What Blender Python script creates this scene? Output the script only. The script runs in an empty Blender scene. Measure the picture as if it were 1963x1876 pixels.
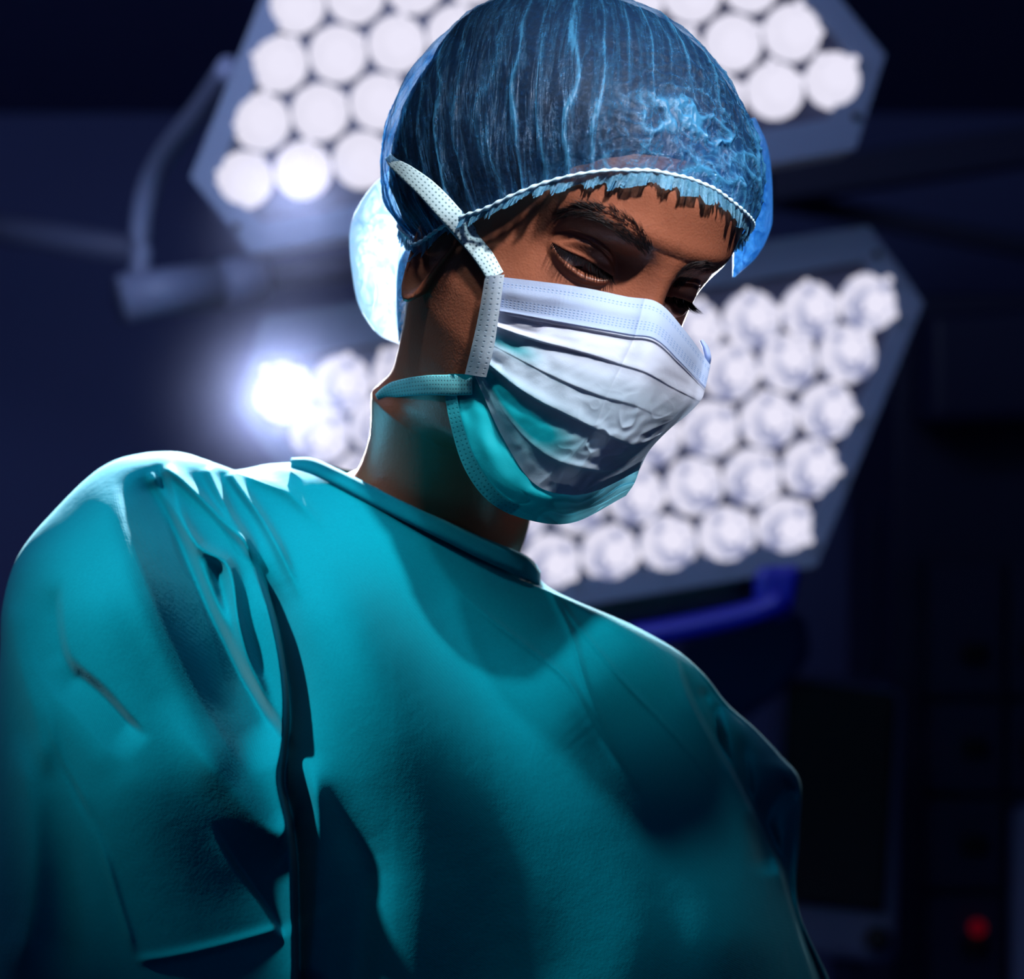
import bpy, math, random
import numpy as np
from mathutils import Vector, Matrix, noise
from mathutils.bvhtree import BVHTree
random.seed(4); rng = np.random.default_rng(4)
SC = bpy.context.scene
COL = SC.collection
# ------------------------------------------------------------------ camera
PITCH = math.radians(12); FPX = 4635.0
CAMP = np.array([0, 0, 1.25])
AX = np.array([1.0, 0, 0]); AF = np.array([0, math.cos(PITCH), math.sin(PITCH)]); AU = np.array([0, -math.sin(PITCH), math.cos(PITCH)])
cam = bpy.data.cameras.new('camera'); camo = bpy.data.objects.new('camera', cam); COL.objects.link(camo)
camo.location = CAMP; camo.rotation_euler = (math.pi / 2 + PITCH, 0, 0)
cam.sensor_width = 36; cam.sensor_fit = 'HORIZONTAL'; cam.lens = 85.0; cam.clip_start = .05; cam.clip_end = 60
cam.dof.use_dof = True; cam.dof.focus_distance = 1.13; cam.dof.aperture_fstop = 7.0
SC.camera = camo
SC.view_settings.view_transform = 'Standard'; SC.view_settings.look = 'None'
SC.view_settings.exposure = 0.0; SC.view_settings.gamma = 1.0; SC.view_settings.use_curve_mapping = False
SC.cycles.use_denoising = True; SC.cycles.max_bounces = 7; SC.cycles.volume_bounces = 0; SC.cycles.volume_step_rate = 2; SC.cycles.transparent_max_bounces = 24
SC.cycles.sample_clamp_indirect = 4; SC.cycles.caustics_reflective = False; SC.cycles.caustics_refractive = False
def P(px, py, d):
    """a point of the world: seen at px, py of the 1963 x 1876 frame, d metres in front of the lens"""
    px = np.asarray(px, float); py = np.asarray(py, float); d = np.asarray(d, float)
    return CAMP + d[..., None] * (AF + ((px - 981.5) / FPX)[..., None] * AX - ((py - 938) / FPX)[..., None] * AU)
def pix(w):
    q = np.asarray(w) - CAMP; d = q @ AF
    return 981.5 + FPX * (q @ AX) / d, 938 - FPX * (q @ AU) / d, d
def cdir(x, y, z):   # direction given as image right, image down, away from the lens
    v = x * AX - y * AU + z * AF
    return v / np.linalg.norm(v)
GLOW = .22
# ------------------------------------------------------------------ world and lights
W = bpy.data.worlds.new('world'); SC.world = W; W.use_nodes = True
W.node_tree.nodes['Background'].inputs[0].default_value = (0.045, 0.085, 0.30, 1)
W.node_tree.nodes['Background'].inputs[1].default_value = 0.10
def spot(name, loc, target, power, color, size_deg, blend, radius):
    l = bpy.data.lights.new(name, 'SPOT'); l.energy = power; l.color = color; l.spot_size = math.radians(size_deg)
    l.spot_blend = blend; l.shadow_soft_size = radius
    o = bpy.data.objects.new(name, l); COL.objects.link(o); o.location = loc
    o.rotation_euler = (Vector(target) - Vector(loc)).to_track_quat('-Z', 'Y').to_euler()
    return o
HEADC = P(1150, 480, 1.18)
spot('key_light', HEADC + 1.25 * cdir(.30, -.66, -.68), P(1200, 330, 1.12), 135, (1, .96, .97), 13.2, 1, .05)
spot('gown_light', P(560, 1150, 1.1) + 1.6 * cdir(-.64, -.74, -.20), P(430, 1165, 1.15), 180, (.84, .97, 1), 9.6, 1, .06)
spot('chest_light', P(1000, 1150, 1.1) + 1.6 * cdir(-.05, -.88, -.40), P(1120, 1140, 1.17), 46, (.80, .95, 1), 10.5, 1, .06)
spot('rim_light_left', P(545, 750, 2.42), P(520, 820, 1.2), 170, (.9, .92, 1), 34, .5, .03)
spot('rim_light_upper', P(580, 325, 2.3), P(420, 950, 1.2), 300, (.9, .92, 1), 34, .5, .03)
spot('rim_light_top', P(760, -560, 2.7), P(400, 960, 1.2), 1300, (.9, .92, 1), 13, .6, .02)
spot('rim_light_right', P(1515, 700, 2.42), P(1300, 700, 1.2), 30, (.85, .9, 1), 50, .5, .03)
def area(name, loc, target, power, color, size):
    l = bpy.data.lights.new(name, 'AREA'); l.energy = power; l.color = color; l.size = size; l.shape = 'SQUARE'
    o = bpy.data.objects.new(name, l); COL.objects.link(o); o.location = loc
    o.rotation_euler = (Vector(target) - Vector(loc)).to_track_quat('-Z', 'Y').to_euler(); return o
area('fill_light_front', (.6, -1.2, 2.6), (0.1, 1.2, 1.2), 3, (.25, .45, 1), 1.2)  # unseen fill, added to lift the shadows on the figure
area('fill_light_back', (-.5, 1.3, 2.25), (-.2, 3.6, 1.7), 13, (.5, .62, 1), 1.0)  # unseen fill, added to brighten the lamp fronts and back wall
# ------------------------------------------------------------------ materials
class NT:
    def __init__(s, name):
        s.m = bpy.data.materials.new(name); s.m.use_nodes = True; s.t = s.m.node_tree; s.t.nodes.clear()
        s.out = s.t.nodes.new('ShaderNodeOutputMaterial')
    def n(s, kind, ins=None, **kw):
        nd = s.t.nodes.new('ShaderNode' + kind)
        for k, v in kw.items(): setattr(nd, k, v)
        for k, v in (ins or {}).items(): s.set(nd, k, v)
        return nd
    def set(s, nd, k, v):
        sock = nd.inputs[k]
        if hasattr(v, 'outputs'): v = v.outputs[0]
        if isinstance(v, bpy.types.NodeSocket): s.t.links.new(v, sock)
        else:
            if isinstance(v, tuple) and len(v) == 3 and sock.type == 'RGBA': v = v + (1,)
            sock.default_value = v
    def math(s, op, a, b=None, c=None, clamp=False):
        nd = s.n('Math', operation=op, use_clamp=clamp); s.set(nd, 0, a)
        if b is not None: s.set(nd, 1, b)
        if c is not None: s.set(nd, 2, c)
        return nd.outputs[0]
    def ramp(s, f, stops, interp='LINEAR'):
        nd = s.n('ValToRGB', {0: f}); cr = nd.color_ramp; cr.interpolation = interp
        while len(cr.elements) < len(stops): cr.elements.new(.5)
        for e, (p, c) in zip(cr.elements, stops):
            e.position = p; e.color = (c + (1,)) if isinstance(c, tuple) else (c, c, c, 1)
        return nd.outputs[0]
    def mixc(s, f, a, b):
        nd = s.n('Mix', data_type='RGBA'); s.set(nd, 0, f); s.set(nd, 6, a); s.set(nd, 7, b); return nd.outputs[2]
    def bsdf(s, **k):
        nd = s.n('BsdfPrincipled')
        for a, v in k.items(): s.set(nd, a.replace('_', ' '), v)
        return nd
    def done(s, sh):
        s.t.links.new(sh.outputs[0] if hasattr(sh, 'outputs') else sh, s.out.inputs[0]); return s.m
def simple(name, col, rough=.6, metal=0, spec=.5):
    t = NT(name); return t.done(t.bsdf(Base_Color=col, Roughness=rough, Metallic=metal, Specular_IOR_Level=spec))
def noisy(name, col, col2, scale, rough=.6, bump=.0, spec=.5):
    t = NT(name); tc = t.n('TexCoord'); nz = t.n('TexNoise', {'Vector': tc.outputs['Object'], 'Scale': scale, 'Detail': 4.0})
    b = t.n('Bump', {'Strength': bump, 'Distance': .002, 'Height': nz.outputs[0]})
    return t.done(t.bsdf(Base_Color=t.mixc(nz.outputs[0], col, col2), Roughness=rough, Normal=b, Specular_IOR_Level=spec))

def m_skin():
    t = NT('skin'); tc = t.n('TexCoord'); o = tc.outputs['Object']
    big = t.n('TexNoise', {'Vector': o, 'Scale': 18.0, 'Detail': 4.0})
    pore = t.n('TexVoronoi', {'Vector': o, 'Scale': 900.0}); fine = t.n('TexNoise', {'Vector': o, 'Scale': 420.0, 'Detail': 5.0})
    h = t.math('ADD', t.math('MULTIPLY', pore.outputs[0], .5), fine.outputs[0])
    b = t.n('Bump', {'Strength': .28, 'Distance': .0006, 'Height': h})
    c = t.mixc(big.outputs[0], (.23, .076, .043), (.35, .122, .068))
    c = t.mixc(t.ramp(fine.outputs[0], [(.62, 0.0), (.8, .35)]), c, (.10, .035, .025))
    return t.done(t.bsdf(Base_Color=c, Roughness=.37, Normal=b, Subsurface_Weight=.12, Subsurface_Scale=.006,
                         Subsurface_Radius=(1, .35, .2), Specular_IOR_Level=.38))
def m_gown(name='teal_cotton', c1=(0, .205, .235), c2=(0, .25, .28)):
    t = NT(name); tc = t.n('TexCoord'); o = tc.outputs['Object']
    mp = t.n('Mapping', {'Vector': o, 'Scale': (1, 1, 1), 'Rotation': (.3, .6, .5)})
    wv = t.n('TexWave', {'Vector': mp, 'Scale': 420.0, 'Distortion': 1.5, 'Detail': 2.0})
    nz = t.n('TexNoise', {'Vector': o, 'Scale': 700.0, 'Detail': 3.0}); big = t.n('TexNoise', {'Vector': o, 'Scale': 22.0, 'Detail': 5.0})
    h = t.math('ADD', t.math('MULTIPLY', wv.outputs[0], .3), nz.outputs[0])
    b = t.n('Bump', {'Strength': .16, 'Distance': .0008, 'Height': h})
    b2 = t.n('Bump', {'Strength': .22, 'Distance': .006, 'Height': big.outputs[0], 'Normal': b})
    c = t.mixc(nz.outputs[0], c1, c2)
    p = t.bsdf(Base_Color=c, Roughness=.85, Normal=b2, Specular_IOR_Level=.03, Sheen_Weight=.12, Sheen_Roughness=.4, Sheen_Tint=(.5, .95, 1.0, 1))
    return t.done(p)
def m_cap(name, base, col, col2, pleat=True):
    t = NT(name); tc = t.n('TexCoord'); o = tc.outputs['Object']; uv = tc.outputs['UV']
    mp = t.n('Mapping', {'Vector': uv, 'Scale': (110, 3.0, 1)})
    rd = t.n('TexNoise', {'Vector': mp, 'Scale': 1.0, 'Detail': 6.0, 'Roughness': .62, 'Distortion': .5})
    ridge = t.math('ABSOLUTE', t.math('SUBTRACT', rd.outputs[0], .5))
    ridge = t.math('MULTIPLY', t.ramp(ridge, [(0, 1.0), (.018, .55), (.07, 0.0)]), .6); fo = t.n('Attribute', attribute_name='fold')
    cr = t.n('TexNoise', {'Vector': o, 'Scale': 60.0, 'Detail': 8.0, 'Roughness': .6, 'Distortion': 1.2})
    cr2 = t.ramp(t.math('ABSOLUTE', t.math('SUBTRACT', cr.outputs[0], .5)), [(0, 1.0), (.02, .4), (.08, 0.0)])
    sp = t.n('TexNoise', {'Vector': o, 'Scale': 380.0, 'Detail': 4.0, 'Roughness': .75})
    fib = t.ramp(sp.outputs[0], [(.5, 0.0), (.72, 1.0)])
    lw = t.n('LayerWeight', {'Blend': .32})
    wr = t.n('Attribute', attribute_name='crinkle')
    lines = t.math('ADD', t.math('MULTIPLY', ridge, t.math('SUBTRACT', .75, t.math('MULTIPLY', wr.outputs['Fac'], .6))), t.math('MULTIPLY', cr2, t.math('MULTIPLY_ADD', wr.outputs['Fac'], .55, .08)))
    lines = t.math('ADD', lines, fo.outputs['Fac'], clamp=True); dn = t.n('Attribute', attribute_name='dense')
    a = t.math('ADD', t.math('MULTIPLY', lines, .42), base)
    a = t.math('ADD', a, t.math('MULTIPLY', lw.outputs['Facing'], .42))
    a = t.math('ADD', a, t.math('MULTIPLY', fib, .26))
    a = t.math('ADD', a, dn.outputs['Fac'], clamp=True)
    b = t.n('Bump', {'Strength': .5, 'Distance': .0022, 'Height': t.math('ADD', lines, t.math('MULTIPLY', sp.outputs[0], .4))})
    c = t.mixc(t.math('MULTIPLY', lines, .8), col, col2)
    d = t.n('BsdfDiffuse', {'Color': c, 'Normal': b}); tr = t.n('BsdfTranslucent', {'Color': c, 'Normal': b})
    g = t.n('BsdfGlossy', {'Color': (.75, .85, 1, 1), 'Roughness': .38, 'Normal': b})
    s1 = t.n('MixShader', {0: .45, 1: d, 2: tr}); s2 = t.n('MixShader', {0: .06, 1: s1, 2: g})
    tp = t.n('BsdfTransparent', {'Color': (.75, .9, 1, 1)})
    return t.done(t.n('MixShader', {0: a, 1: tp, 2: s2}))
def m_mask(name, c1, c2, dots=None, trans=.35):
    """non-woven fabric; c2 where the attribute 'teal' is 1; dots = (columns, rows) of pressed points in UV"""
    t = NT(name); tc = t.n('TexCoord'); o = tc.outputs['Object']; uv = tc.outputs['UV']
    at = t.n('Attribute', attribute_name='teal')
    nz = t.n('TexNoise', {'Vector': o, 'Scale': 1500.0, 'Detail': 3.0}); big = t.n('TexNoise', {'Vector': o, 'Scale': 45.0, 'Detail': 6.0, 'Distortion': .6})
    h = t.math('ADD', t.math('MULTIPLY', nz.outputs[0], .10), big.outputs[0])
    c = t.mixc(at.outputs['Fac'], c1, c2)
    if dots:
        sx = t.n('SeparateXYZ', {0: uv}); fx = t.math('FRACT', t.math('MULTIPLY', sx.outputs[0], float(dots[0])))
        fy = t.math('FRACT', t.math('MULTIPLY', sx.outputs[1], float(dots[1])))
        dx = t.math('SUBTRACT', fx, .5); dy = t.math('SUBTRACT', fy, .5)
        r = t.math('SQRT', t.math('ADD', t.math('MULTIPLY', dx, dx), t.math('MULTIPLY', dy, dy)))
        dot = t.ramp(r, [(dots[2] * .6, 1.0), (dots[2], 0.0)])
        if len(dots) > 3:   # only in given v bands
            m = None
            for lo, hi in dots[3]:
                k = t.math('MULTIPLY', t.math('GREATER_THAN', sx.outputs[1], lo), t.math('LESS_THAN', sx.outputs[1], hi))
                m = k if m is None else t.math('ADD', m, k)
            dot = t.math('MULTIPLY', dot, m)
        c = t.mixc(t.math('MULTIPLY', dot, .8), c, dots[4] if len(dots) > 4 else (.10, .22, .26))
        h = t.math('SUBTRACT', h, t.math('MULTIPLY', dot, 1.2))
    b = t.n('Bump', {'Strength': .30, 'Distance': .0016, 'Height': h})
    d = t.bsdf(Base_Color=c, Roughness=.7, Normal=b, Specular_IOR_Level=.25)
    tr = t.n('BsdfTranslucent', {'Color': c, 'Normal': b})
    return t.done(t.n('MixShader', {0: trans, 1: d, 2: tr}))
M = {}
M['skin'] = m_skin(); M['gown'] = m_gown('teal_cotton', (0, .20, .27), (0, .25, .33)); M['collar'] = m_gown('teal_collar', (0, .17, .24), (0, .21, .28))
M['hair'] = noisy('black_hair', (.004, .004, .006), (.014, .012, .014), 300, .8, .5, .2)
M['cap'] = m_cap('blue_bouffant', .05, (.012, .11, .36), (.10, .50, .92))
M['pouch_white'] = m_cap('backlit_bouffant', .6, (.78, .9, 1.0), (.35, .82, 1.0))  # cap fabric whitened: the backlight is put into its colour
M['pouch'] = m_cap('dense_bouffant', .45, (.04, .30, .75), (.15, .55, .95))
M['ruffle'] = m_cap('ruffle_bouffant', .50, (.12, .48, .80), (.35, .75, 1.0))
M['elastic'] = noisy('elastic_thread', (.45, .75, .95), (.7, .9, 1), 800, .7)
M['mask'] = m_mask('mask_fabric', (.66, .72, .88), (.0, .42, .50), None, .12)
M['nose'] = m_mask('mask_nose_band', (.47, .60, .86), (.47, .60, .86), (62, 14, .33, ((.16, .26), (.60, .73), (.74, .87)), (.22, .38, .72)), .2)
M['tie'] = m_mask('mask_tie', (.62, .78, .84), (.15, .62, .68), (34, 5.0, .27), .08)
M['bind'] = m_mask('mask_binding', (.70, .82, .92), (.06, .5, .56), (19, 3.0, .2, ((0, 1),), (.25, .38, .48)), .25)
M['bindt'] = m_mask('mask_teal_binding', (.03, .45, .52), (.03, .45, .52), (34, 3.0, .26, ((0, 1),), (.0, .25, .3)), .08)
M['lash'] = simple('lash_black', (.004, .003, .004), .9, 0, .1); M['brow'] = simple('brow_black', (.012, .007, .008), .5)
M['eye'] = simple('eyeball', (.35, .30, .30), .15); M['iris'] = simple('iris_brown', (.012, .006, .004), .1)
def emis(name, stops, scale, strength=1.0):
    t = NT(name); tc = t.n('TexCoord'); nz = t.n('TexNoise', {'Vector': tc.outputs['Object'], 'Scale': scale, 'Detail': 2.5, 'Distortion': .8})
    return t.done(t.n('Emission', {'Color': t.ramp(nz.outputs[0], stops), 'Strength': strength}))
WH = (.80, .775, .92)
M['bulb'] = emis('lit_bulb', [(0, WH), (1, WH)], 10, 1.05)
M['reflector'] = emis('lit_reflector', [(.36, (.22, .24, .42)), (.47, (.55, .56, .75)), (.56, WH)], 45, 1.0)
M['reflector2'] = emis('bright_reflector', [(.27, (.35, .37, .56)), (.38, WH), (.56, WH)], 40, 1.0)
M['panel'] = noisy('lamp_grey', (.10, .13, .21), (.125, .155, .24), 4, .5)
M['cavity'] = simple('lamp_cavity', (.05, .05, .09), .4); M['arm'] = noisy('arm_grey', (.22, .25, .38), (.25, .28, .42), 3, .45)
M['screw'] = simple('screw_dark', (.01, .01, .02), .5); M['wall'] = noisy('wall_navy', (.07, .09, .24), (.09, .11, .28), 1.2, .8)
M['ceil'] = noisy('ceiling_navy', (.04, .05, .15), (.05, .06, .18), 1, .8)
M['black'] = simple('black_plastic', (.004, .004, .008), .5); M['bezel'] = simple('grey_plastic', (.16, .18, .30), .5)
M['cab'] = noisy('cabinet_navy', (.012, .016, .06), (.017, .022, .075), 3, .55); M['cab2'] = simple('cabinet_front', (.018, .022, .075), .5)
M['blue'] = simple('blue_handle', (.0, .004, .28), .45); M['blue2'] = simple('blue_drape', (.01, .045, .16), .7)
t = NT('red_indicator'); M['red'] = t.done(t.n('Emission', {'Color': (.075, .0005, .004, 1), 'Strength': 1.0}))
# ------------------------------------------------------------------ mesh tools
def tag(o, label=None, cat=None, group=None, kind=None):
    if label: o['label'] = label
    if cat: o['category'] = cat
    if group: o['group'] = group
    if kind: o['kind'] = kind
    return o
def mk(name, verts, faces, mat, parent=None, smooth=True, uv=None, attrs=None):
    me = bpy.data.meshes.new(name)
    V = np.asarray(verts, np.float32).reshape(-1, 3); Fc = faces
    if isinstance(Fc, np.ndarray):
        k = Fc.shape[1]; me.vertices.add(len(V)); me.vertices.foreach_set('co', V.ravel())
        me.loops.add(Fc.size); me.polygons.add(len(Fc)); me.loops.foreach_set('vertex_index', Fc.ravel().astype(np.int32))
        me.polygons.foreach_set('loop_start', np.arange(0, Fc.size, k, dtype=np.int32)); me.update(calc_edges=True)
    else: me.from_pydata(V.tolist(), [], Fc); me.update()
    if uv is not None:
        l = me.uv_layers.new(name='UVMap'); idx = np.empty(len(me.loops), np.int32); me.loops.foreach_get('vertex_index', idx)
        l.data.foreach_set('uv', np.asarray(uv, np.float32).reshape(-1, 2)[idx].ravel())
    for k, a in (attrs or {}).items():
        at = me.attributes.new(k, 'FLOAT', 'POINT'); at.data.foreach_set('value', np.asarray(a, np.float32).ravel())
    me.validate()
    if smooth: me.polygons.foreach_set('use_smooth', [True] * len(me.polygons))
    if mat: me.materials.append(mat)
    o = bpy.data.objects.new(name, me); COL.objects.link(o)
    if parent: o.parent = parent
    return o
def quads(n, m, wu=False, flip=False):
    """n rows, m columns; wu: the columns close on themselves"""
    i = np.arange(n - 1)[:, None]; j = np.arange(m if wu else m - 1)[None, :]; j2 = (j + 1) % m
    f = np.stack([i * m + j, i * m + j2, (i + 1) * m + j2, (i + 1) * m + j], -1).reshape(-1, 4)
    return f[:, ::-1].copy() if flip else f
def gridmesh(name, V, mat, parent=None, wu=False, flip=False, attrs=None, uv=True, caps=False):
    n, m = V.shape[:2]; f = quads(n, m, wu, flip)
    U = np.stack(np.meshgrid(np.linspace(0, 1, m), np.linspace(0, 1, n)), -1)
    if caps:
        V2 = np.concatenate([V.reshape(-1, 3), V[0].mean(0)[None], V[-1].mean(0)[None]]); k = n * m; fl = f.tolist()
        for j in range(m):
            a = [j, k, (j + 1) % m]; b = [(n - 1) * m + (j + 1) % m, k + 1, (n - 1) * m + j]
            fl += [a[::-1], b[::-1]] if flip else [a, b]
        return mk(name, V2, fl, mat, parent, uv=np.concatenate([U.reshape(-1, 2), [[0, 0], [0, 1]]]))
    return mk(name, V, f, mat, parent, uv=U, attrs=attrs)
def cr(pts, n):
    """Catmull-Rom through pts, n samples evenly along it"""
    p = np.asarray(pts, float); q = np.vstack([2 * p[0] - p[1], p, 2 * p[-1] - p[-2]]); out = []
    for i in range(1, len(q) - 2):
        t = np.linspace(0, 1, 24, endpoint=False)[:, None]; a, b, c, d = q[i - 1], q[i], q[i + 1], q[i + 2]
        out.append(.5 * ((2 * b) + (c - a) * t + (2 * a - 5 * b + 4 * c - d) * t ** 2 + (3 * b - a - 3 * c + d) * t ** 3))
    o = np.vstack(out + [p[-1:]]); s = np.r_[0, np.cumsum(np.linalg.norm(np.diff(o, axis=0), axis=1))]
    u = np.linspace(0, s[-1], n)
    return np.stack([np.interp(u, s, o[:, k]) for k in range(o.shape[1])], -1)
def knots(pts, t, n):
    """Catmull-Rom with given parameter t per point, sampled n times in 0..1"""
    p = np.asarray(pts, float); tt = np.linspace(0, 1, n); t = np.asarray(t, float)
    m = np.gradient(p, t, axis=0); i = np.clip(np.searchsorted(t, tt, 'right') - 1, 0, len(t) - 2)
    h = (t[i + 1] - t[i])[:, None]; s = ((tt - t[i])[:, None]) / h
    return (2 * s ** 3 - 3 * s ** 2 + 1) * p[i] + (s ** 3 - 2 * s ** 2 + s) * h * m[i] + (-2 * s ** 3 + 3 * s ** 2) * p[i + 1] + (s ** 3 - s ** 2) * h * m[i + 1]
def tps(xy, v, reg=1e-3):
    xy = np.asarray(xy, float) / 1000; v = np.asarray(v, float)
    def U(a, b):
        r2 = ((a[:, None] - b[None]) ** 2).sum(-1) + 1e-12; return .5 * r2 * np.log(r2)
    n = len(xy); A = np.zeros((n + 3, n + 3)); A[:n, :n] = U(xy, xy) + reg * np.eye(n); A[:n, n] = 1; A[:n, n + 1:] = xy; A[n, :n] = 1; A[n + 1:, :n] = xy.T
    w = np.linalg.solve(A, np.r_[v, 0, 0, 0])
    def f(x, y):
        q = np.stack([np.ravel(x), np.ravel(y)], -1) / 1000; r = U(q, xy) @ w[:n] + w[n] + q @ w[n + 1:]
        return r.reshape(np.shape(x))
    return f
def polydist(x, y, pts):
    """signed distance (px) to a polyline, and the parameter 0..1 along it; + is to the right of its travel"""
    p = np.asarray(pts, float); seg = np.linalg.norm(np.diff(p, axis=0), axis=1); L = np.r_[0, np.cumsum(seg)]
    best = np.full(x.shape, 1e9); sg = np.zeros(x.shape); tt = np.zeros(x.shape)
    for i in range(len(p) - 1):
        a, b = p[i], p[i + 1]; d = b - a; u = ((x - a[0]) * d[0] + (y - a[1]) * d[1]) / (d @ d); uc = np.clip(u, 0, 1)
        dx = x - a[0] - uc * d[0]; dy = y - a[1] - uc * d[1]; r = np.hypot(dx, dy); k = r < best
        s = np.sign(d[0] * (y - a[1]) - d[1] * (x - a[0])); best = np.where(k, r, best); sg = np.where(k, -s, sg); tt = np.where(k, (L[i] + uc * seg[i]) / L[-1], tt)
    return best * sg, tt
def sm(x): x = np.clip(x, 0, 1); return x * x * (3 - 2 * x)
def tube(name, pts, r, mat, parent=None, seg=12, res=None):
    p = cr(pts, res or max(2, len(pts) * 6)) if len(pts) > 2 else np.asarray(pts, float)
    r = np.interp(np.linspace(0, 1, len(p)), np.linspace(0, 1, len(np.atleast_1d(r))), np.atleast_1d(r)) if np.ndim(r) else np.full(len(p), r)
    tg = np.gradient(p, axis=0); tg /= np.linalg.norm(tg, axis=1)[:, None]; up = AF if abs(tg[0] @ AF) < .9 else AU
    a = np.cross(tg, up); a /= np.linalg.norm(a, axis=1)[:, None]; b = np.cross(tg, a); th = np.linspace(0, 2 * np.pi, seg, endpoint=False)
    V = p[:, None] + r[:, None, None] * (np.cos(th)[None, :, None] * a[:, None] + np.sin(th)[None, :, None] * b[:, None])
    return gridmesh(name, V, mat, parent, wu=True, caps=True)
def slab(name, poly, d, thick, mat, parent=None, bevel=.003):
    """a solid plate: outline in pixels at distance d, thick metres deep (away from the lens)"""
    p = np.asarray(poly, float); n = len(p); F0 = P(p[:, 0], p[:, 1], np.full(n, d)); B0 = F0 + thick * AF
    me = mk(name, np.vstack([F0, B0]), [list(range(n)), [n + (n - 1 - i) for i in range(n)]] + [[i, n + i, n + (i + 1) % n, (i + 1) % n] for i in range(n)], mat, parent, smooth=False)
    if bevel:
        b = me.modifiers.new('bevel', 'BEVEL'); b.width = bevel; b.segments = 3; b.limit_method = 'ANGLE'
    return me
def empty(name, loc, label=None, cat=None, group=None):
    o = bpy.data.objects.new(name, None); COL.objects.link(o); o.location = loc; o.empty_display_size = .05
    bpy.context.view_layer.update(); tag(o, label, cat, group); return o
def adopt(root):
    """children were built in world coordinates: keep them there under their root"""
    for c in root.children:
        c.matrix_parent_inverse = root.matrix_basis.inverted()
        if c.children: adopt(c)
# ------------------------------------------------------------------ the room
def box(name, lo, hi, mat, kind='structure'):
    v = [(x, y, z) for x in (lo[0], hi[0]) for y in (lo[1], hi[1]) for z in (lo[2], hi[2])]
    f = [[0, 1, 3, 2], [4, 6, 7, 5], [0, 4, 5, 1], [2, 3, 7, 6], [0, 2, 6, 4], [1, 5, 7, 3]]
    o = mk(name, v, f, mat, smooth=False)
    if kind: o['kind'] = kind
    return o
box('wall_back', (-3.2, 4.6, 0), (3.2, 4.72, 3.0), M['wall'])
box('wall_left', (-3.3, -2.2, 0), (-3.2, 4.72, 3.0), M['wall']); box('wall_right', (3.2, -2.2, 0), (3.3, 4.72, 3.0), M['wall'])
box('wall_front', (-3.2, -2.3, 0), (3.2, -2.2, 3.0), M['wall'])
box('floor', (-3.3, -2.3, -.08), (3.3, 4.72, 0), M['wall']); box('ceiling', (-3.3, -2.3, 3.0), (3.3, 4.72, 3.08), M['ceil'])
# ------------------------------------------------------------------ operating lamps
def lamp(name, label, outline, rim, rows, d, screws, bright, step):
    c = np.mean(outline, 0); root = empty(name, P(c[0], c[1], d), label, 'operating lamp')
    slab('housing', outline, d + .012, .07, M['panel'], root, .008)
    n = len(outline); o = np.asarray(outline, float); i_ = np.asarray(rim, float)
    Fo = P(o[:, 0], o[:, 1], np.full(n, d)); Fi = P(i_[:, 0], i_[:, 1], np.full(n, d)); Bo = Fo + .014 * AF; Bi = Fi + .012 * AF
    V = np.vstack([Fo, Fi, Bo, Bi]); f = []
    for k in range(n):
        j = (k + 1) % n; f += [[k, n + k, n + j, j], [n + k, 3 * n + k, 3 * n + j, n + j], [k, j, 2 * n + j, 2 * n + k]]
    mk('rim', V, f, M['panel'], root, smooth=False)
    mk('cavity', Fi + .011 * AF, [list(range(n))], M['cavity'], root, smooth=False)
    for sx, sy in screws:
        pts = [P(sx, sy, d - .004), P(sx, sy, d + .006)]; tube('screw', pts, .0042, M['screw'], root, 10)
    # one reflector: a faceted bowl with a lit bulb and small side diodes, as mesh data shared by all
    px = d / FPX; R = 57 * px; th = np.linspace(0, 2 * np.pi, 14, endpoint=False); prof = [(1.0, 0), (.93, .25), (.74, .55), (.5, .8), (.22, .97), (.02, 1.0)]
    V = np.array([[R * r * math.cos(a + .1 * k), R * r * math.sin(a + .1 * k), .62 * R * h] for k, (r, h) in enumerate(prof) for a in th])
    f = quads(len(prof), 14, True).tolist()
    def sph(r, c, n=10, m=7, sq=1): 
        return np.array([[c[0] + r * math.sin(math.pi * i / m) * math.cos(2 * math.pi * j / n), c[1] + r * math.sin(math.pi * i / m) * math.sin(2 * math.pi * j / n), c[2] + sq * r * math.cos(math.pi * i / m)] for i in range(m + 1) for j in range(n)]), quads(m + 1, n, True)
    first = None; B = np.stack([AX, AU, -AF], 1)
    for ri, (x0, y0, cnt) in enumerate(rows):
        for k in range(cnt):
            p = P(x0 + k * step[0], y0 + k * step[1], d + .006)
            # each bowl is turned a little differently, so none shows the same glints
            rot = Matrix([list(r) for r in B]).to_4x4() @ Matrix.Rotation(random.choice((0, 1, 2, 3, 4)) * .45, 4, 'Z')
            mw = Matrix.Translation(Vector(p - np.array(root.location))) @ rot
            if first is None:
                rf = mk('reflector', V, f, M['reflector2' if bright else 'reflector'], root, smooth=True)
                v1, f1 = sph(R * (.56 if bright else .46), (R * .10, -R * .12, R * .45), 14, 8, .6); bl = mk('bulb', v1, f1, M['bulb'], rf)
                ds = []
                for (ax, ay, rr) in ((.82, .38, .15), (.45, -.72, .17), (-.62, .5, .12)):
                    v2, f2 = sph(R * rr, (R * ax, R * ay, R * .62), 8, 6); dd = mk('diode', v2, f2, M['bulb'], rf); ds.append(dd)
                first = (rf, bl, ds)
            else:
                rf = first[0].copy(); COL.objects.link(rf); rf.parent = root
                for ch in [first[1]] + first[2]:
                    c2 = ch.copy(); COL.objects.link(c2); c2.parent = rf
            rf.matrix_basis = mw
    for c in root.children:
        if not c.name.startswith('reflector'): c.matrix_parent_inverse = Matrix.Translation(-Vector(root.location))
    return root
UO = [(365, 340), (480, 485), (1640, 285), (1697, 105), (1500, -130), (1440, -190), (560, -60)][:]
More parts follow.
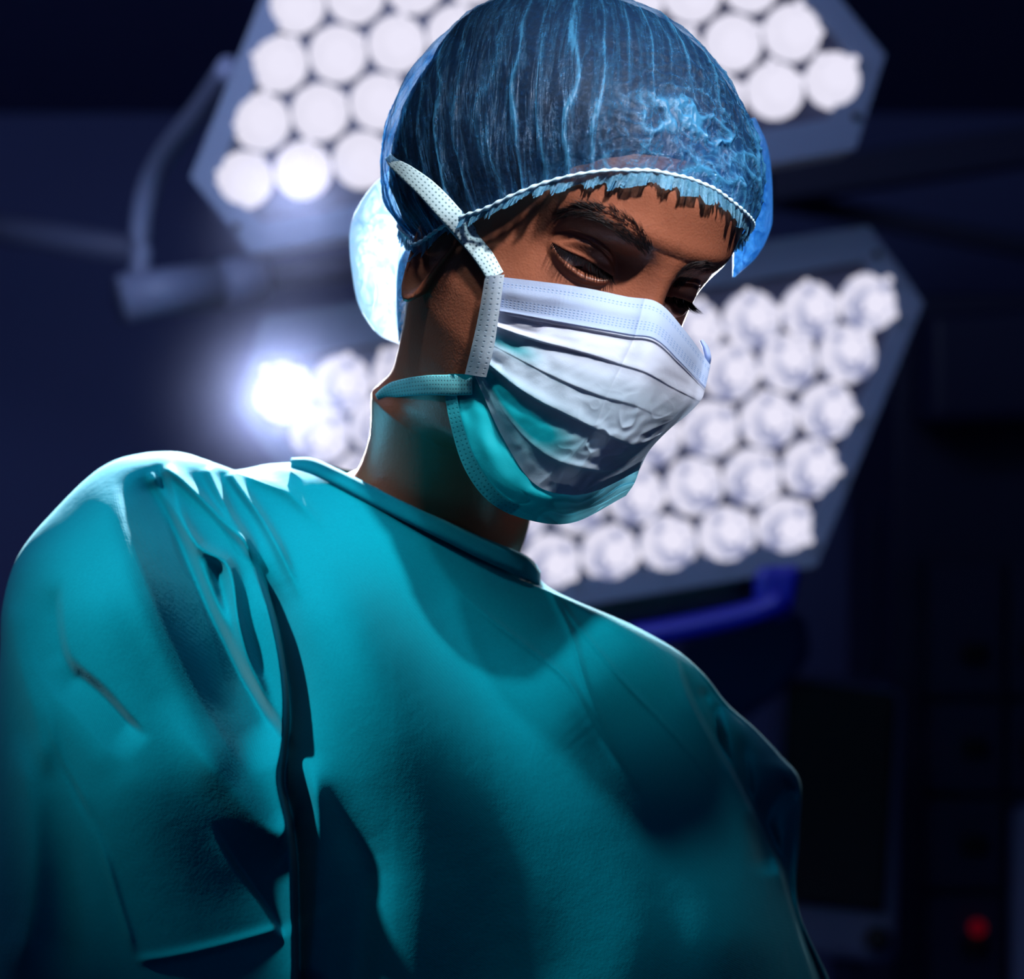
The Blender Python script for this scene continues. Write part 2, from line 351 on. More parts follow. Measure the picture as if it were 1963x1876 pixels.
UO = [(365, 340), (480, 485), (1640, 285), (1697, 105), (1355, -318), (575, -190)]
UR = [(412, 350), (502, 425), (1590, 226), (1640, 118), (1330, -262), (612, -140)]
lamp('operating_lamp', 'grey hexagonal operating lamp with white bulbs, above and behind the blue cap', UO, UR,
     [(468, 345, 11), (501, 234, 10), (535, 122, 9), (568, 10, 8), (600, -102, 7)], 2.32, [(452, 435), (1640, 222)], True, (113, -19))
LO = [(1665, 432), (1770, 580), (1565, 1085), (800, 1215), (448, 785), (505, 605)]
LR = [(1655, 500), (1722, 592), (1538, 1036), (822, 1160), (478, 770), (520, 690)]
low = lamp('operating_lamp', 'grey hexagonal operating lamp with white bulbs, lower one beside the face mask', LO, LR,
     [(545, 752, 11), (615, 834, 10), (689, 926, 9), (770, 1018, 8), (833, 1112, 7)], 2.46, [(1680, 487)], False, (112, -17.3))
# lamp arm: a curved yoke falling to a thick joint
ar = empty('curved_boom', P(300, 560, 2.9), 'curved grey yoke and thick joint of a lamp arm, left of the upper lamp', 'lamp arm')
tube('yoke', [P(440, 130, 2.6), P(380, 215, 2.75), (P(310, 305, 2.9)), P(275, 400, 2.95), P(268, 560, 2.95)], .0135, M['arm'], ar, 16)
tube('joint', [P(232, 572, 2.9), P(420, 545, 2.95)], .029, M['arm'], ar, 24); tube('joint_collar', [P(424, 544, 2.95), P(505, 532, 2.97)], .029, M['arm'], ar, 24)
tube('crossbar', [P(500, 533, 3.0), P(1100, 470, 3.25)], .017, M['cab2'], ar, 16); adopt(ar)
b1 = tube('ceiling_beam', [P(-150, 415, 4.0), P(260, 480, 3.7)], .022, M['bezel'], None, 16)
tag(b1, 'dim grey tube crossing the dark wall left of the curved lamp yoke', 'pipe')
b2 = slab('ceiling_beam', [(1480, 315), (2060, 225), (2060, 300), (1480, 385)], 3.9, .08, M['cab2'])
tag(b2, 'dim slanting beam on the dark wall right of the upper lamp', 'beam')
b3 = slab('ceiling_beam', [(1430, 350), (2060, 470), (2060, 505), (1430, 385)], 4.05, .05, M['cab'])
tag(b3, 'thin dim beam sloping down to the right between the two lamps', 'beam')
# blue handle below the lower lamp
slab('handle_post', [(1445, 1085), (1540, 1080), (1520, 1185), (1450, 1200)], 2.455, .03, M['blue'], low, .01)
tube('handle_bar', [P(1500, 1150, 2.46), P(1440, 1175, 2.46), P(1330, 1200, 2.46), P(1210, 1222, 2.46)], .013, M['blue'], low, 16)
slab('rear_housing', [(1100, 1080), (1440, 1060), (1450, 1165), (1100, 1230)], 2.50, .12, M['cab2'], low, .02)
q0 = P(1000, 800, 2.58); tube('suspension_arm', [q0, np.array([q0[0], q0[1], 3.0])], .03, M['arm'], low, 16)
for c in low.children:
    if not c.name.startswith('reflector'): c.matrix_parent_inverse = Matrix.Translation(-Vector(low.location))
ds = empty('draped_stand', P(1420, 1280, 3.1), 'dim blue drape over an equipment stand, behind the green shoulder under the lower lamp', 'draped stand')
slab('drape', [(1300, 1235), (1545, 1170), (1560, 1260), (1500, 1330), (1420, 1390), (1330, 1320)], 3.1, .06, M['blue2'], ds, .02)
f0 = P(1400, 1300, 3.14); tube('pole', [f0, np.array([f0[0], f0[1], 0.02])], .015, M['cab2'], ds, 12); tube('base', [np.array([f0[0], f0[1], .03]), np.array([f0[0], f0[1], 0.0])], .08, M['cab2'], ds, 24); adopt(ds)
# monitor and cabinet
mo = empty('monitor', P(1640, 1830, 3.3), 'black screened medical monitor with grey lower bezel and round knob', 'monitor')
slab('casing', [(1500, 1292), (1738, 1320), (1722, 1852), (1480, 1830)], 3.32, .12, M['bezel'], mo, .02)
slab('screen', [(1510, 1300), (1722, 1330), (1698, 1752), (1490, 1728)], 3.30, .02, M['black'], mo, .008)
f0 = P(1620, 1800, 3.38); tube('stand_pole', [f0, np.array([f0[0], f0[1], 0.02])], .02, M['cab2'], mo, 12); tube('stand_base', [np.array([f0[0], f0[1], .03]), np.array([f0[0], f0[1], 0.0])], .09, M['cab2'], mo, 24)
tube('knob', [P(1682, 1800, 3.29), P(1682, 1800, 3.34)], .018, M['black'], mo, 20); adopt(mo)
cb = empty('cabinet', P(1850, 1500, 3.6), 'tall dark equipment cabinet with black recessed slots and one red light', 'cabinet')
slab('carcass', [(1712, 560), (2150, 560), (2150, 2400), (1712, 2400)], 3.66, .5, M['cab'], cb, .01)
for (y0, y1) in ((1075, 1335), (1345, 1520), (1530, 1705), (1715, 1900)):
    f_ = slab('drawer', [(1775, y0), (1925, y0), (1925, y1), (1775, y1)], 3.63, .04, M['cab2'], cb, .006)
    f_ = slab('drawer', [(1935, y0), (2085, y0), (2085, y1), (1935, y1)], 3.63, .04, M['cab2'], cb, .006)
for x, y in ((1868, 1252), (1868, 1434), (1868, 1620), (1868, 1815), (1985, 1246), (1985, 1434), (1985, 1620)):
    tube('slot_handle', [P(x - 22, y, 3.615), P(x + 22, y, 3.615)], .013, M['black'], cb, 12)
tube('indicator_light', [P(1874, 1778, 3.60), P(1874, 1778, 3.63)], .0115, M['red'], cb, 20)
adopt(cb)
tag(slab('grey_post', [(1668, 980), (1690, 980), (1690, 1290), (1668, 1290)], 3.5, .04, M['cab2'], None, .01), 'thin grey upright post right of the blue handle, above the monitor', 'post')
tag(slab('grey_panel', [(1945, 1545), (2010, 1545), (2010, 2000), (1945, 2000)], 3.3, .05, M['bezel'], None, .02), 'grey panel edge at the bottom corner beside the red light', 'panelling')  # upright edge of a grey panel
tag(slab('wall_unit', [(1780, 600), (2100, 580), (2100, 800), (1780, 815)], 3.5, .2, M['cab2'], None, .02), 'dim box-shaped unit on top of the dark equipment cabinet', 'wall unit')
# ------------------------------------------------------------------ the head: local frame in cm, x = her left, y = forward, z = up
def rodr(v):
    t = np.linalg.norm(v) + 1e-12; k = v / t; K = np.array([[0, -k[2], k[1]], [k[2], 0, -k[0]], [-k[1], k[0], 0]])
    return np.eye(3) + np.sin(t) * K + (1 - np.cos(t)) * K @ K
HR0 = rodr(np.array([0.42, -0.35, .27])) @ np.array([[1, 0, 0], [0, 0, -1], [0, -1, 0]], float); HS = .0098
ROLL = math.radians(8.0); RYL = np.array([[math.cos(ROLL), 0, math.sin(ROLL)], [0, 1, 0], [-math.sin(ROLL), 0, math.cos(ROLL)]])
YAW = math.radians(10.0); RZL = np.array([[math.cos(YAW), math.sin(YAW), 0], [-math.sin(YAW), math.cos(YAW), 0], [0, 0, 1]])
HR = HR0 @ RYL @ RZL
HT = np.array([.0355, -.109, 1.2]) + HS * (HR0 @ np.array([-.45, 9, 2.6]) - HR @ np.array([0, 9, 2.6]))
CB = np.stack([AX, -AU, AF], 1)     # image right, image down, away
def h2w(v): return CAMP + (HT + HS * (np.asarray(v, float) @ HR.T)) @ CB.T
def w2h(w): return (((np.asarray(w) - CAMP) @ CB) - HT) @ HR / HS
zt = [12.6, 12.4, 11.75, 10.7, 8.85, 7, 5, 3.4, 2, 0, -2, -4, -6, -7.6, -8.8, -9.6, -10.4]
yft = [0, 1.6, 3.9, 6.1, 8.2, 9.2, 9.55, 9.2, 8.9, 8.75, 8.9, 9.0, 8.7, 8.3, 7.2, 4.4, 2.8]
ybt = [-1, -3.0, -5.4, -7.5, -9.2, -9.9, -9.9, -9.3, -8.0, -6.4, -4.9, -4.2, -3.8, -3.8, -3.9, -4.0, -4.2]
wt = [.2, 2.4, 4.3, 5.9, 7.2, 7.65, 7.65, 7.4, 7.1, 6.8, 6.5, 6.0, 5.3, 4.7, 4.2, 4.05, 4.15]
def smooth_tab(z, zt, vt):
    o = np.argsort(zt); a = np.interp(z, np.array(zt)[o], np.array(vt)[o])
    return a
def head_rows(nz, na, feat):
    z = np.concatenate([np.linspace(12.6, 11.75, 8)[:-1], np.linspace(11.75, -10.4, nz)])
    def sm_(v):
        zz = np.linspace(12.6, -10.4, 461); a = smooth_tab(zz, zt, v); k = np.hanning(23); k /= k.sum(); ap = np.r_[np.full(11, a[0]), a, np.full(11, a[-1])]
        b = np.convolve(ap, k, 'valid'); w = sm((12.3 - zz) / 1.2); b = b * w + a * (1 - w); return np.interp(-z, -zz, b)
    yf, yb, w = sm_(yft), sm_(ybt), sm_(wt)
    t = np.linspace(0, 2 * np.pi, na, endpoint=False); a = t - .55 * np.sin(t)
    s, c = np.sin(a), np.cos(a); e = 2 / 2.25
    X = w[:, None] * (np.sign(s) * np.abs(s) ** e)[None]; yc = (yf * .38 + yb * .62)[:, None]
    cc = np.sign(c) * np.abs(c) ** e
    Y = yc + np.where(cc > 0, cc[None] * (yf[:, None] - yc), cc[None] * (yc - yb[:, None])); Z = np.repeat(z[:, None], na, 1)
    # her face is a little pointed towards the midline
    fr = sm((cc[None] - .2) / .8); Y = Y - fr * .035 * np.abs(X) ** 2 * sm((8 - Z) / 3) * .35
    if feat: X, Y, Z = feat(X, Y, Z, sm((cc[None] + .05) / .4) * np.ones_like(Z))
    return np.stack([X, Y, Z], -1)
base = head_rows(150, 200, None)
BB = BVHTree.FromPolygons([Vector(v) for v in h2w(base.reshape(-1, 3))], quads(base.shape[0], base.shape[1], True).tolist())
def cast(bvh, px, py, off=0.0):
    o = Vector(CAMP); p = P(px, py, 1.0); d = Vector(p - CAMP).normalized(); h = bvh.ray_cast(o, d)
    if h[0] is None: return None
    return np.array(h[0]) - np.array(d) * off
def loc2(pts):    # pixels to head coordinates (x, z) on the plain head
    r = []
    for x, y in pts:
        h = cast(BB, x, y)
        r.append(w2h(h)[[0, 2]] if h is not None else [np.nan, np.nan])
    return np.array(r)
LIDU = [(1064, 471), (1085, 484), (1120, 500), (1148, 516), (1183, 538)]; LIDL = [(1064, 471), (1080, 508), (1101, 528), (1133, 545), (1164, 546), (1183, 538)]
CREASE = [(1072, 466), (1107, 460), (1133, 468), (1164, 488), (1183, 508), (1190, 526)]
nu, nl, nc = loc2(LIDU), loc2(LIDL), loc2(CREASE)
ECX, ECZ = float((nu[0, 0] + nu[-1, 0]) / 2), float(nu[:, 1].mean() + .05)
def feat(X, Y, Z, fr):
    ax = np.abs(X); g = lambda x, z, sx, sz: np.exp(-((ax - x) / sx) ** 2 - ((Z - z) / sz) ** 2)
    d = .26 * g(2.6, 4.5, 2.3, 1.0) + .12 * np.exp(-(X / 1.6) ** 2 - ((Z - 4.6) / .8) ** 2)      # brow ridges
    d -= .95 * g(3.1, 2.5, 1.6, 1.25) + .6 * g(1.75, 3.0, .8, .9)                                # sockets
    d += .30 * g(5.0, -.4, 1.6, 1.2)                                                             # cheek bones
    nb = np.interp(Z, [-3.2, -2.2, -1.4, 1, 2.4, 3.4, 4.4], [0, 2.3, 2.9, 1.75, 1.0, .55, 0]); nw = np.interp(Z, [-3, -1.2, 1, 4], [1.6, 1.5, 1.2, 1.2])
    d += nb * np.exp(-(X / nw) ** 2)
    # eyeballs under the lids
    for sx, cx, cz in ((-1, ECX, ECZ), (1, 3.05, 2.3)):
        r2 = ((X - cx) / 1.55) ** 2 + ((Z - cz) / 1.15) ** 2; d += .62 * np.sqrt(np.clip(1 - r2, 0, 1)) * sm((1.1 - r2) / .5)
    return X, Y + d * fr, Z
def eyes(X, Y, Z, fr):
    X, Y, Z = feat(X, Y, Z, fr)
    for U_, Cc, sgn in EYES:
        du, tu = polydist(X, Z, U_)                # upper lid margin
        hgt = np.sin(np.pi * np.clip(tu, 0, 1)) ** .7
        below = du * sgn                          # > 0 under the margin
        dn = np.clip(below, 0, 9); op = sm(below / .05 + .5) * sm((.62 * hgt - dn) / .10) * (hgt > .05)
        Y = Y - .42 * op * fr
        Y = Y + .09 * np.exp(-((below + .12) / .11) ** 2) * hgt * fr      # thick lid edge
        Y = Y + .10 * np.exp(-((below - .62 * hgt - .12) / .12) ** 2) * hgt * fr
        dc, tcx = polydist(X, Z, Cc); k = np.sin(np.pi * np.clip(tcx * .9 + .06, 0, 1))
        Y = Y - .22 * np.exp(-(dc / .075) ** 2) * k * fr - .07 * np.exp(-((dc * sgn + .28) / .06) ** 2) * k * fr
    return X, Y, Z
far_c = np.array([(1.45, 2.6), (2.1, 3.0), (3.0, 3.15), (3.9, 2.95), (4.5, 2.4)])
far_u = np.array([(1.45, 2.2), (2.1, 2.3), (2.9, 2.25), (3.8, 2.1), (4.5, 1.95)])
EYES = [(nu, nc, 1), (far_u, far_c, 1)]
# ------------------------------------------------------------------ the person
person = empty('person', (0.0, 1.2, 0.0), 'person in teal surgical gown, blue bouffant cap and face mask, head bowed, looking down', 'person')
hv = h2w(head_rows(470, 620, eyes).reshape(-1, 3)).reshape(-1, 620, 3)
# neck and trunk carry on from the last ring of the head
last = hv[-1]; c0 = last.mean(0)
rel = last - c0; ang = np.linspace(0, 2 * np.pi, 620, endpoint=False); ang = ang - .55 * np.sin(ang)
la = np.array([.93, -.30, .16]); la = la[0] * AX + la[1] * AU + la[2] * AF; la /= np.linalg.norm(la)
cen = np.array([c0, P(838, 985, 1.268), P(790, 1080, 1.275), P(770, 1180, 1.275), P(750, 1330, 1.28), P(745, 1900, 1.30)])
tk = [0, .30, .42, .52, .68, 1.0]; rl = [4.2, 4.8, 6.6, 9.5, 12.5, 13.5]; rf_ = [4.6, 4.9, 5.2, 6.2, 7.5, 8.5]
NN = 110; cc_ = knots(cen, tk, NN); tt_ = np.linspace(0, 1, NN); ex = [last]
for i in range(1, NN):
    dn_ = cc_[min(i + 1, NN - 1)] - cc_[i - 1]; dn_ /= np.linalg.norm(dn_); a_ = la - dn_ * (la @ dn_); a_ /= np.linalg.norm(a_); f_ = np.cross(dn_, a_)
    if f_ @ AF > 0: f_ = -f_
    R1, R2 = np.interp(tt_[i], tk, rl) / 100, np.interp(tt_[i], tk, rf_) / 100
    tgt = R1 * np.sin(ang)[:, None] * a_ + R2 * np.cos(ang)[:, None] * f_
    w_ = sm(tt_[i] / .26); ex.append(cc_[i] + rel * (1 - w_) + tgt * w_)
body_v = np.concatenate([hv, np.array(ex[1:])]); nr, nc_ = body_v.shape[:2]
bf = quads(nr, nc_, True).tolist()
# her ear, welded into the same skin: a folded shell with lobe, tucked under the cap
E_ = cr([(0, -2.9), (-.55, -2.5), (-1.0, -1.2), (-1.35, .3), (-1.2, 1.9), (-.2, 2.9), (1.1, 2.5), (1.5, 1.1), (1.1, -.3), (.75, -1.6), (.5, -2.6), (0, -2.9)], 40)[:-1]
ears = []; ear_y = 1.0
for sx in (-1, 1):
    rows_ = []
    for k, (sc_, out) in enumerate(((.55, -.9), (.8, -.1), (1.0, .75), (1.04, 1.0), (.97, 1.12), (.86, .95), (.72, .6), (.5, .35), (.2, .2), (.02, .18))):
        rows_.append([(sx * (6.15 + .72 * out + .2 * (-e[0] / 1.4)), ear_y + e[0] * sc_, -1.2 + e[1] * sc_) for e in E_])
    ears.append(h2w(np.array(rows_)))
off = nr * nc_; AV = [body_v.reshape(-1, 3)]
for e in ears:
    n_, m_ = e.shape[:2]; q = quads(n_, m_, True, True) + off; bf += q.tolist(); off += n_ * m_; AV.append(e.reshape(-1, 3))
AV = np.concatenate(AV)
body = mk('body', AV, bf, M['skin'], person)
SKIN = BVHTree.FromPolygons([Vector(v) for v in AV], bf)
# eyes under the lids
for sx in (-1, 1):
    c_ = np.array([ECX if sx < 0 else 3.02, 6.3, ECZ - .2]); th = np.linspace(0, np.pi, 25)[:, None]; ph = np.linspace(0, 2 * np.pi, 32, endpoint=False)[None]
    V = np.stack([c_[0] + 1.2 * np.sin(th) * np.cos(ph), c_[1] + 1.2 * np.cos(th) + 0 * ph, c_[2] + 1.2 * np.sin(th) * np.sin(ph)], -1)
    e_ = gridmesh('eyeball', h2w(V), M['eye'], person, wu=True)
    th = np.linspace(0, .52, 8)[:, None]; dn_ = np.array([.12 * 1, .78, -.62]); dn_ /= np.linalg.norm(dn_); u_ = np.cross(dn_, [0, 0, 1]); u_ /= np.linalg.norm(u_); v_ = np.cross(dn_, u_)
    V = c_ + 1.225 * (np.cos(th)[..., None] * dn_ + np.sin(th)[..., None] * (np.cos(ph)[..., None] * u_ + np.sin(ph)[..., None] * v_))
    gridmesh('iris', h2w(V), M['iris'], e_, wu=True)
# ------------------------------------------------------------------ hair and cap
OC = np.array([0, -.25, 3.3])
def shell(az, el, off):      # head shaped shell about OC, off cm outside; az from the face towards her left, el up
    d = np.stack([np.sin(az) * np.cos(el), np.cos(az) * np.cos(el), np.sin(el)], -1)
    ax_ = np.stack([np.full(az.shape, 7.75), np.where(np.cos(az) > 0, 9.75, 9.75), np.where(el > 0, 9.35, 9.3 + 0 * el)], -1)
    r = 1 / np.sqrt(((d / ax_) ** 2).sum(-1)); return OC + d * (r + off)[..., None], d
def bump(d, az0, el0, s):
    a, e = math.radians(az0), math.radians(el0); v = np.array([math.sin(a) * math.cos(e), math.cos(a) * math.cos(e), math.sin(e)])
    return np.exp(-(1 - d @ v) / (1 - math.cos(math.radians(s))))
def nz3(P_, f):
    s = P_.shape[:-1]; return np.array([noise.noise(Vector(p) * f) for p in P_.reshape(-1, 3)]).reshape(s)
def puff(d):
    return .26 + .12 * sm((np.arcsin(np.clip(d[..., 2], -1, 1)) + .1) / .5) + 1.0 * bump(d, -125, -2, 36) + .7 * bump(d, -150, 30, 40) - .15 * bump(d, 75, 20, 40) + .0 * bump(d, 60, 60, 30)
# hairline and elastic, as (azimuth, elevation)
def azel(pts, bvh):
    o = []
    for x, y in pts:
        h = cast(bvh, x, y)
        if h is None: continue
        q = w2h(h) - OC; o.append((math.atan2(q[0], q[1]), math.atan2(q[2], math.hypot(q[0], q[1]))))
    return o
def sdir(d, off, clear=None):
    ax_ = np.stack([np.full(d.shape[:-1], 7.75), np.full(d.shape[:-1], 9.75), np.where(d[..., 2] > 0, 9.35, 9.3)], -1)
    r = 1 / np.sqrt(((d / ax_) ** 2).sum(-1)) + off
    if clear is not None: r = np.maximum(r, clear)
    return OC + d * r[..., None]
def skin_r(d):      # how far the skin (ear included) reaches from OC along d
    o = np.zeros(d.shape[:-1]); c = Vector(h2w(OC)); fl = d.reshape(-1, 3); out = o.reshape(-1)
    W_ = h2w(OC + fl * 30)
    for i_ in range(len(fl)):
        h = SKIN.ray_cast(Vector(W_[i_]), (c - Vector(W_[i_])).normalized(), .32)
        out[i_] = 0 if h[0] is None else (h[0] - c).length * 100 * .01 / HS
    return o
A_, E2 = np.meshgrid(np.linspace(-np.pi, np.pi, 120, endpoint=False), np.linspace(-.9, 1.5, 60))
sh, dd_ = shell(A_, E2, 0); sh = sdir(dd_, puff(dd_) * .6, skin_r(dd_) + .1)
SHB = BVHTree.FromPolygons([Vector(v) for v in h2w(sh.reshape(-1, 3))], quads(60, 120, True).tolist())
EL = azel([(800, 470), (830, 448), (860, 428), (885, 415), (930, 402), (975, 378), (1040, 351), (1100, 336), (1165, 327), (1250, 327), (1320, 342), (1368, 362)], SHB)
EL = [(math.radians(-178), -.62), (math.radians(-150), -.62), (math.radians(-128), -.66)] + EL + [(math.radians(35), .36), (math.radians(62), .20), (math.radians(88), -.10), (math.radians(110), -.5), (math.radians(150), -.6)]
EL = sorted(EL)
ea = np.array([e[0] for e in EL]); ee = np.array([e[1] for e in EL])
def elast(az):
    a = (az + np.pi) % (2 * np.pi) - np.pi
    return np.interp(a, np.r_[ea[-1] - 2 * np.pi, ea, ea[0] + 2 * np.pi], np.r_[ee[-1], ee, ee[0]])
NA, NE = 1500, 240
az = np.linspace(-np.pi, np.pi, NA, endpoint=False); k = np.linspace(0, 1, NE)
ae = np.array([elast(a) for a in az]); kk = np.hanning(41); kk /= kk.sum(); ae = np.convolve(np.r_[ae[-20:], ae, ae[:20]], kk, 'valid')
POLE = w2h(P(1120, 10, 1.235)) - OC; POLE /= np.linalg.norm(POLE)
D0_ = np.stack([np.sin(az) * np.cos(ae), np.cos(az) * np.cos(ae), np.sin(ae)], -1)
om = np.arccos(np.clip(D0_ @ POLE, -1, 1))[None, :, None]; kx_ = (k * .998)[:, None, None]
D = (np.sin((1 - kx_) * om) * D0_[None] + np.sin(kx_ * om) * POLE) / np.sin(om)
AZ = np.repeat(az[None], NE, 0); KK = np.repeat(k[:, None], NA, 1); ELV = np.arcsin(np.clip(D[..., 2], -1, 1)); AZD = np.degrees(np.arctan2(D[..., 0], D[..., 1]))
# clearance over skin and ear, measured on a coarse grid and spread out smoothly
cl = skin_r(D[::3, ::10]); cl2 = np.zeros((NE, NA)); kc = np.hanning(9); kc /= kc.sum()
cl[:-1] = np.maximum(cl[:-1], cl[1:] * (D[:-3:3, ::10] @ np.array([-1, 0, 0]) > .6)); cl = np.maximum(cl, np.maximum(np.roll(cl, 1, 1), np.roll(cl, -1, 1))); cl = np.stack([np.convolve(np.r_[r_[-4:], r_, r_[:4]], kc, 'valid') for r_ in cl])
for i_ in range(NE):
    r_ = cl[min(i_ // 3, len(cl) - 1)] * (1 - i_ % 3 / 3) + cl[min(i_ // 3 + 1, len(cl) - 1)] * (i_ % 3 / 3)
    cl2[i_] = np.interp(np.arange(NA) / 10, np.arange(151), np.r_[r_, r_[0]])
sub = (slice(None, None, 3), slice(None, None, 4))
pf = puff(D); hairo = sdir(D[sub], pf[sub] * .70 * sm(k[::3] / .2)[:, None] + .05, cl2[sub] - .30 + .36 * sm(KK[sub] / .06) + .05 * nz3(D[sub] * 9, 1.0))
hn = (nz3(hairo, 1.3) * .16 + nz3(hairo, 4.5) * .07 + .06) * .4; hairo = OC + (hairo - OC) * (1 + hn / 9 * sm(k[::3] / .12)[:, None])[..., None]
gridmesh('hair', h2w(hairo), M['hair'], person, wu=True, flip=True)
cap = empty('bouffant_cap', tuple(h2w(OC))); cap.parent = person
S0 = sdir(D, pf)
crk = sm((AZD + 50) / 34) * sm((82 - np.degrees(ELV)) / 40) * sm((125 - AZD) / 40)
rw = np.convolve(rng.normal(size=NA + 40), np.ones(41) / 14, 'valid')[None]
ph_ = AZ * 62 + 2.2 * rw + nz3(np.stack([D[..., 0] * 3, D[..., 1] * 3, D[..., 2] * 3], -1), 1.0) * 3.4
tri = 1 - 2 * np.abs((ph_ / (2 * np.pi)) % 1 - .5); fold = tri ** 3; amp_ = (.66 + .34 * np.sin(ph_ / 2.3 + rw * 3))
fade = np.exp(-KK / .55) * (1 - .75 * crk) * amp_
n1 = nz3(S0, .42); n2 = nz3(S0 + 9, 1.1); n3 = nz3(S0, 3.2); wq = nz3(S0 + 31, .3)
w1 = (1 - np.abs(n1 + .25 * n2) * 4.5).clip(0) ** 2; w2 = (1 - np.abs(n2 + .2 * n3) * 3.6).clip(0) ** 2
disp = fold * .26 * fade + (w1 * .17 + w2 * .13 + n3 * .06) * (.10 + 1.0 * crk) * sm(KK / .06) * sm((1 - KK) / .1)
CV = sdir(D, pf * sm(KK / .14 + .1) + .10 + disp, cl2 + .16 + disp * .8)
kd = cast(SHB, 1392, 352); kd = w2h(kd) - OC; kd /= np.linalg.norm(kd)
kd2 = cast(SHB, 1300, 290); kd2 = w2h(kd2) - OC; kd2 /= np.linalg.norm(kd2)
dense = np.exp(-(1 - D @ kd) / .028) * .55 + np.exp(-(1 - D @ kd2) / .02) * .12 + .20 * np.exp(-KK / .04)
foldA = np.clip(tri ** 6 * (1 - .8 * crk) * np.exp(-(KK / .75) ** 2) * amp_ * 1.5 + (w1 ** 1.5 * 1.0 + w2 ** 2 * .7) * crk * sm((wq + .5) / .4), 0, 1)
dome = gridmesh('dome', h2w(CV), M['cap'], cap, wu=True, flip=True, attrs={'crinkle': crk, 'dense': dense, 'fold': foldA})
CAPB = BVHTree.FromPolygons([Vector(v) for v in h2w(CV[::2, ::3].reshape(-1, 3))], quads(120, 500, True).tolist())
# elastic and ruffle
er = h2w(sdir(D0_, .22 + pf[0] * .12, cl2[0] + .22))
th = np.linspace(0, 2 * np.pi, 8, endpoint=False); tg = np.roll(er, -1, 0) - np.roll(er, 1, 0); tg /= np.linalg.norm(tg, axis=1)[:, None]
nr_ = h2w(OC + D0_) - h2w(OC); nr_ = nr_ / np.linalg.norm(nr_, axis=1)[:, None]; bn = np.cross(tg, nr_)
rr_ = .0009 * (1 + .3 * np.sin(az * 130))
gridmesh('elastic', er[:, None] + rr_[:, None, None] * (np.cos(th)[None, :, None] * nr_[:, None] + np.sin(th)[None, :, None] * bn[:, None]), M['elastic'], cap, wu=True)
NR = 3000; az2 = np.linspace(-np.pi, np.pi, NR, endpoint=False); ae2 = np.interp(az2, az, ae); pf2 = np.interp(az2, az, pf[0]); kr = np.linspace(0, 1, 16)[:, None]
wob = np.convolve(rng.normal(size=NR + 90), np.ones(91) / 10, 'valid')[None]
wave = np.sin(az2 * 46 + wob * 3.0); sc = np.abs(np.sin(az2 * 23 + wob * 1.5 + .6))
el_r = ae2[None] - kr * (.050 + .034 * sc) * (1 + .18 * wob); a_r = np.repeat(az2[None], 16, 0) + .012 * kr * np.sin(az2 * 46 + wob * 3 + 1.2)
Dr = np.stack([np.sin(a_r) * np.cos(el_r), np.cos(a_r) * np.cos(el_r), np.sin(el_r)], -1); clr = skin_r(Dr[::5, ::20])
clr = np.stack([np.interp(np.arange(NR) / 20, np.arange(151), np.r_[c_q, c_q[0]]) for c_q in clr]); clr = np.stack([np.interp(np.linspace(0, 1, 16), np.linspace(0, 1, len(clr)), clr[:, j_]) for j_ in range(NR)], 1)
RV = sdir(Dr, .2 + pf2[None] * .12 + kr * (.05 + .13 * wave), clr + .24 + kr * (.04 + .14 * wave))
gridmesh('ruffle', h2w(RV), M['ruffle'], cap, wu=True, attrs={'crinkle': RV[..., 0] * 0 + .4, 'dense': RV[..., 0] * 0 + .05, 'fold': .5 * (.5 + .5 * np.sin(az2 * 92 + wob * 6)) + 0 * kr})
# ------------------------------------------------------------------ loft between two seen edges: a closed soft body with a front and a back
def loft(name, L, R, n, nf, nb, dep, back, mat, parent, round_px=90, edge=.03, G=None, dev=None, attrs=None, ret=False):
    l, r = cr(L, n), cr(R, n)
    s = (1 - np.cos(np.linspace(0, np.pi, nf))) / 2 * .35 + np.linspace(0, 1, nf) * .65
    X = l[:, :1] + (r - l)[:, :1] * s; Y = l[:, 1:] + (r - l)[:, 1:] * s
    if dev is not None: X, Y = dev(X, Y, s[None], np.linspace(0, 1, n)[:, None])
    d = dep(X, Y); wpx = np.linalg.norm(r - l, axis=1)[:, None]; e = np.minimum(s, 1 - s)[None] * wpx
    rp = np.minimum(round_px, wpx * .5); e = np.clip(e / rp, 0, 1); d = d + edge * np.minimum(1, rp / round_px) * (1 - np.sqrt(np.clip(1 - (1 - e) ** 2, 0, 1)))
    if G is not None: d = d + G(X, Y) * sm(e * 4)
    sb = np.linspace(1, 0, nb + 2)[1:-1]; Xb = l[:, :1] + (r - l)[:, :1] * sb; Yb = l[:, 1:] + (r - l)[:, 1:] * sb
    w = np.sqrt(np.clip(1 - (2 * sb - 1) ** 2, 0, 1))[None]; db = d[:, :1] * (1 - sb) + d[:, -1:] * sb; db = d[:, -1:] * sb + d[:, :1] * (1 - sb) + back * w
    V = np.concatenate([P(X, Y, d), P(Xb, Yb, db)], 1)
    at = {kx: np.concatenate([f(X, Y), np.full(Xb.shape, .0)], 1) for kx, f in (attrs or {}).items()} or None
    o = gridmesh(name, V, mat, parent, wu=True, flip=True, attrs=at)
    return (o, V[:, :nf]) if ret else o
